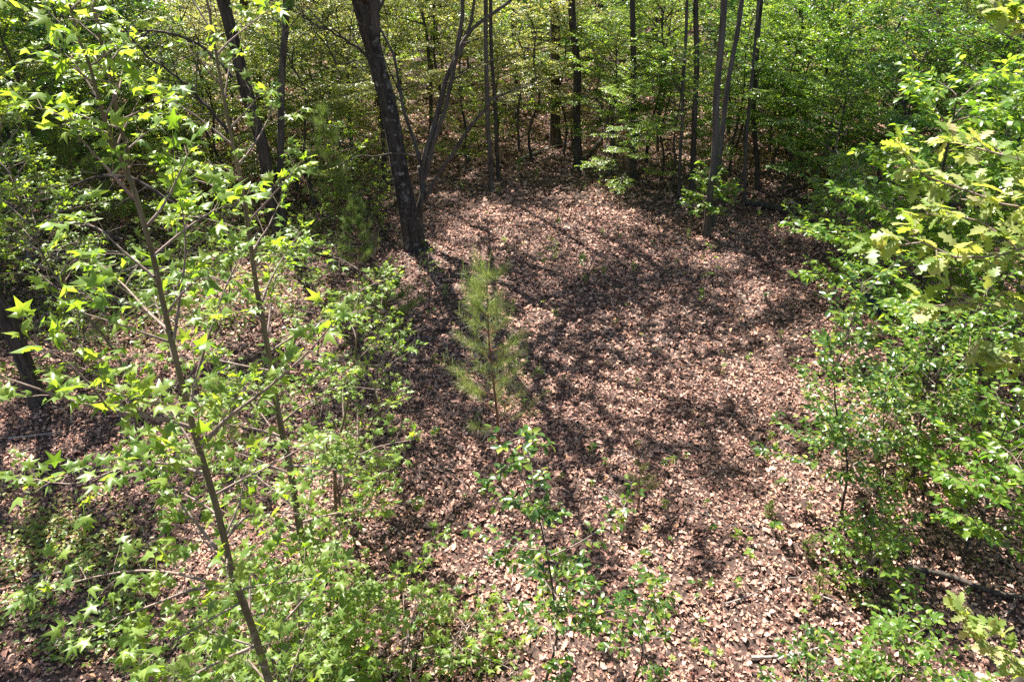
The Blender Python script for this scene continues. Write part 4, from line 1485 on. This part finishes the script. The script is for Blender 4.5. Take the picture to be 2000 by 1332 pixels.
# ------------------------------------------------------------------ fallen wood
def stick(name, pix, r, label, mat='dead_wood', lift=.03, r1=None, forks=0):
    P = [ground_at(*q) for q in pix]
    b = P[0].copy()
    root = thing(name, b, label, "log" if name == 'log' else "branch")
    rng = np.random.default_rng(int(pix[0][0]))
    g = Geo()
    Q = smooth_line([p - b + np.array([0, 0, lift + r * .6]) for p in P], 12)
    tube(g, Q, np.linspace(r, r * .4 if r1 is None else r1, 12), 8, rng, .08)
    link("trunk" if name == 'log' else "stick", g.mesh(name, mat, True), root)
    for k in range(forks):
        gg = Geo()
        i = 3 + k * 2
        d = norm(Q[i + 1] - Q[i]); s = np.array([-d[1], d[0], .25]) * (1 if k % 2 else -1)
        e = Q[i] + (d * .5 + s * .6) * np.linalg.norm(Q[-1] - Q[0]) * .22
        tube(gg, smooth_line([Q[i], (Q[i] + e) / 2 + rng.normal(size=3) * .01, e], 6), np.linspace(r * .5, r * .2, 6), 5)
        link("side_twig", gg.mesh("side_twig", mat, True), root)


stick("log", [(1762, 1112), (1850, 1130), (1930, 1160), (2030, 1180)], .034, "dark fallen log behind the bushes at the lower right edge", 'bark', r1=.026)
stick("log", [(1455, 400), (1500, 408), (1560, 425), (1600, 440)], .08, "dark mossy log lying in the shade right of the grey trunk pair", 'bark', r1=.09)
stick("fallen_branch", [(1465, 1288), (1510, 1287), (1560, 1280), (1620, 1262)], .018, "pale fallen branch lying on the litter at the bottom right", forks=2)
stick("fallen_branch", [(1415, 1183), (1450, 1172), (1480, 1158)], .011, "short grey stick on sunlit litter above the pale fallen branch")
stick("fallen_branch", [(1600, 1167), (1630, 1178), (1648, 1192)], .011, "small bleached forked stick beside the wispy cedar seedling", forks=1)
stick("fallen_branch", [(1015, 315), (1060, 297), (1110, 285), (1150, 300)], .05, "long pale fallen branch at the far edge of the clearing")
stick("fallen_branch", [(1130, 325), (1165, 290), (1180, 262)], .10, "curved dark limb leaning at the foot of the black back trunk", 'bark')
stick("fallen_branch", [(745, 450), (775, 490), (800, 505)], .03, "dark crooked stick against the base of the big lichened tree", 'bark')
stick("fallen_branch", [(1180, 640), (1200, 660), (1250, 680)], .010, "thin twig lying in the soft shade of the clearing")
stick("fallen_branch", [(60, 1130), (150, 1115), (240, 1080)], .010, "thin grey stick among the weeds at the left")
stick("fallen_branch", [(20, 860), (60, 856), (130, 845)], .02, "grey stick on litter below the left edge trunk")


# dead bare shrub of grey twigs, left
def bare_branches(seed, base_pix, H, label):
    b = ground_at(*base_pix)
    root = thing("dead_shrub", b, label, "shrub")
    pl = Plant(seed); g = pl.rng
    P = pl.stem([np.array([0, 0, -.05]), np.array([.1, 0, H * .4]), np.array([-.05, 0, H])], .03, .008, 10, 7)
    for i in range(16):
        t = .2 + .8 * i / 16; a = g.uniform(0, 6.28); L = g.uniform(.5, 1.4)
        p = P[int(t * 9)]
        e = p + np.array([math.cos(a), math.sin(a), g.uniform(-.1, .5)]) * L
        q = smooth_line([p, (p + e) / 2 + g.normal(size=3) * .08, e], 7)
        tube(pl.branch, q, np.linspace(.012, .003, 7), 4, cap=False)
        for j in range(4):
            s = q[2 + j]; f = s + (norm(e - p) * .5 + g.normal(size=3) * .5) * .3
            tube(pl.branch, [s, f], [.004, .002], 3, cap=False)
    link("stem", pl.trunk.mesh("stem", 'dead_wood', True), root)
    o = link("branches", pl.branch.mesh("branches", 'dead_wood', True), root); o["kind"] = "stuff"


bare_branches(801, (60, 520), 2.2, "dead grey twiggy shrub in the shade at the left edge")
bare_branches(802, (210, 600), 1.4, "dead grey twigs behind the front sapling at the left")
bare_branches(803, (1180, 300), 1.8, "dead grey twiggy shrub beside the black back trunk")


for pix, Yl, r, lab in [
    ([(455, 150), (420, 112), (380, 83), (310, 63), (230, 60), (190, 45)], 13.5, .035, "arching dark limb crossing above the front sapling's fork, upper left"),
    ([(450, 262), (400, 205), (350, 155), (290, 110), (240, 50), (210, -20)], 13.2, .035, "long straight dark limb slanting up to the top edge, upper left"),
    ([(345, 400), (260, 350), (170, 352), (110, 385), (40, 400), (-30, 425)], 8.5, .022, "crooked dead limb reaching in from the left edge, upper of two"),
    ([(240, 470), (170, 440), (110, 440), (50, 480), (-30, 500)], 8.3, .022, "crooked dead limb reaching in from the left edge, lower of two"),
    ([(735, 130), (700, 95), (660, 70), (610, 45), (560, 10)], 14.6, .035, "dark bare limb stretching left from the big lichened tree")]:
    P = np.array([at(x, y, Yl) for x, y in pix])
    root = thing("dead_limb", P[0], lab, "limb")
    g_ = Geo(); g2 = Geo(); rr = np.random.default_rng(int(pix[0][0]))
    Q = smooth_line(P - P[0], 22); Q += rr.normal(size=Q.shape) * .012
    tube(g_, Q, np.linspace(r, r * .3, 22), 6)
    for k in range(3, 20):
        d = norm(Q[k + 1] - Q[k]); e = Q[k] + (d * .6 + rr.normal(size=3) * .55) * rr.uniform(.3, .9)
        m_ = (Q[k] + e) / 2 + rr.normal(size=3) * .04
        tube(g2, [Q[k], m_, e], [r * .35, r * .22, r * .1], 4, cap=False)
        tube(g2, [m_, m_ + (norm(e - m_) * .6 + rr.normal(size=3) * .5) * .25], [r * .16, r * .08], 3, cap=False)
    link("limb", g_.mesh("limb", 'bark', True), root)
    o = link("side_twigs", g2.mesh("side_twigs", 'bark', True), root); o["kind"] = "stuff"


# dark blue bundle behind the right-hand bushes
def bundle():
    b = ground_at(1722, 606)
    root = thing("tarp_bundle", b, "dark blue bundle almost hidden behind the bright bush on the right", "bundle")
    m, n, l = new_mat("blue_tarp")
    p = n.new("ShaderNodeBsdfPrincipled"); p.inputs["Base Color"].default_value = (.006, .014, .05, 1); p.inputs["Roughness"].default_value = .7
    nz = n.new("ShaderNodeTexNoise"); nz.inputs["Scale"].default_value = 9
    bp = n.new("ShaderNodeBump"); bp.inputs["Strength"].default_value = .5; bp.inputs["Distance"].default_value = .05
    l.new(nz.outputs[0], bp.inputs["Height"]); l.new(bp.outputs[0], p.inputs["Normal"])
    o = n.new("ShaderNodeOutputMaterial"); l.new(p.outputs[0], o.inputs[0])
    M['tarp'] = m
    rng = np.random.default_rng(3)
    g = Geo()
    nu, nv = 20, 9
    V = []
    for j in range(nv):
        v = j / (nv - 1)
        for i in range(nu):
            a = 2 * math.pi * i / nu
            prof = math.cos(v * math.pi / 2) ** .45
            r = prof * (1 + .09 * math.sin(a * 5 + v * 2) + .05 * math.sin(a * 9 - v * 4))
            V.append((r * math.cos(a) * .38, r * math.sin(a) * .26, .36 * math.sin(v * math.pi / 2) + .03 * math.sin(a * 3) - .02))
    Q = [(j * nu + i, j * nu + (i + 1) % nu, (j + 1) * nu + (i + 1) % nu, (j + 1) * nu + i) for j in range(nv - 1) for i in range(nu)]
    g.add(np.array(V), None, Q)
    link("tarp", g.mesh("tarp", 'tarp', True), root)
    g = Geo()
    for yy in (-.12, .13):
        t = np.linspace(0, math.pi, 14)
        tube(g, np.stack([np.full(14, yy), -np.cos(t) * .28, np.sin(t) ** .6 * .38], 1), .008, 5)
    link("rope", g.mesh("rope", 'dead_wood', True), root)


bundle()
tot = sum(len(me.polygons) for me in bpy.data.meshes)
print("unique polys", tot, "objects", len(SC.objects), "understory", n_u, [t[2] for t in UT])
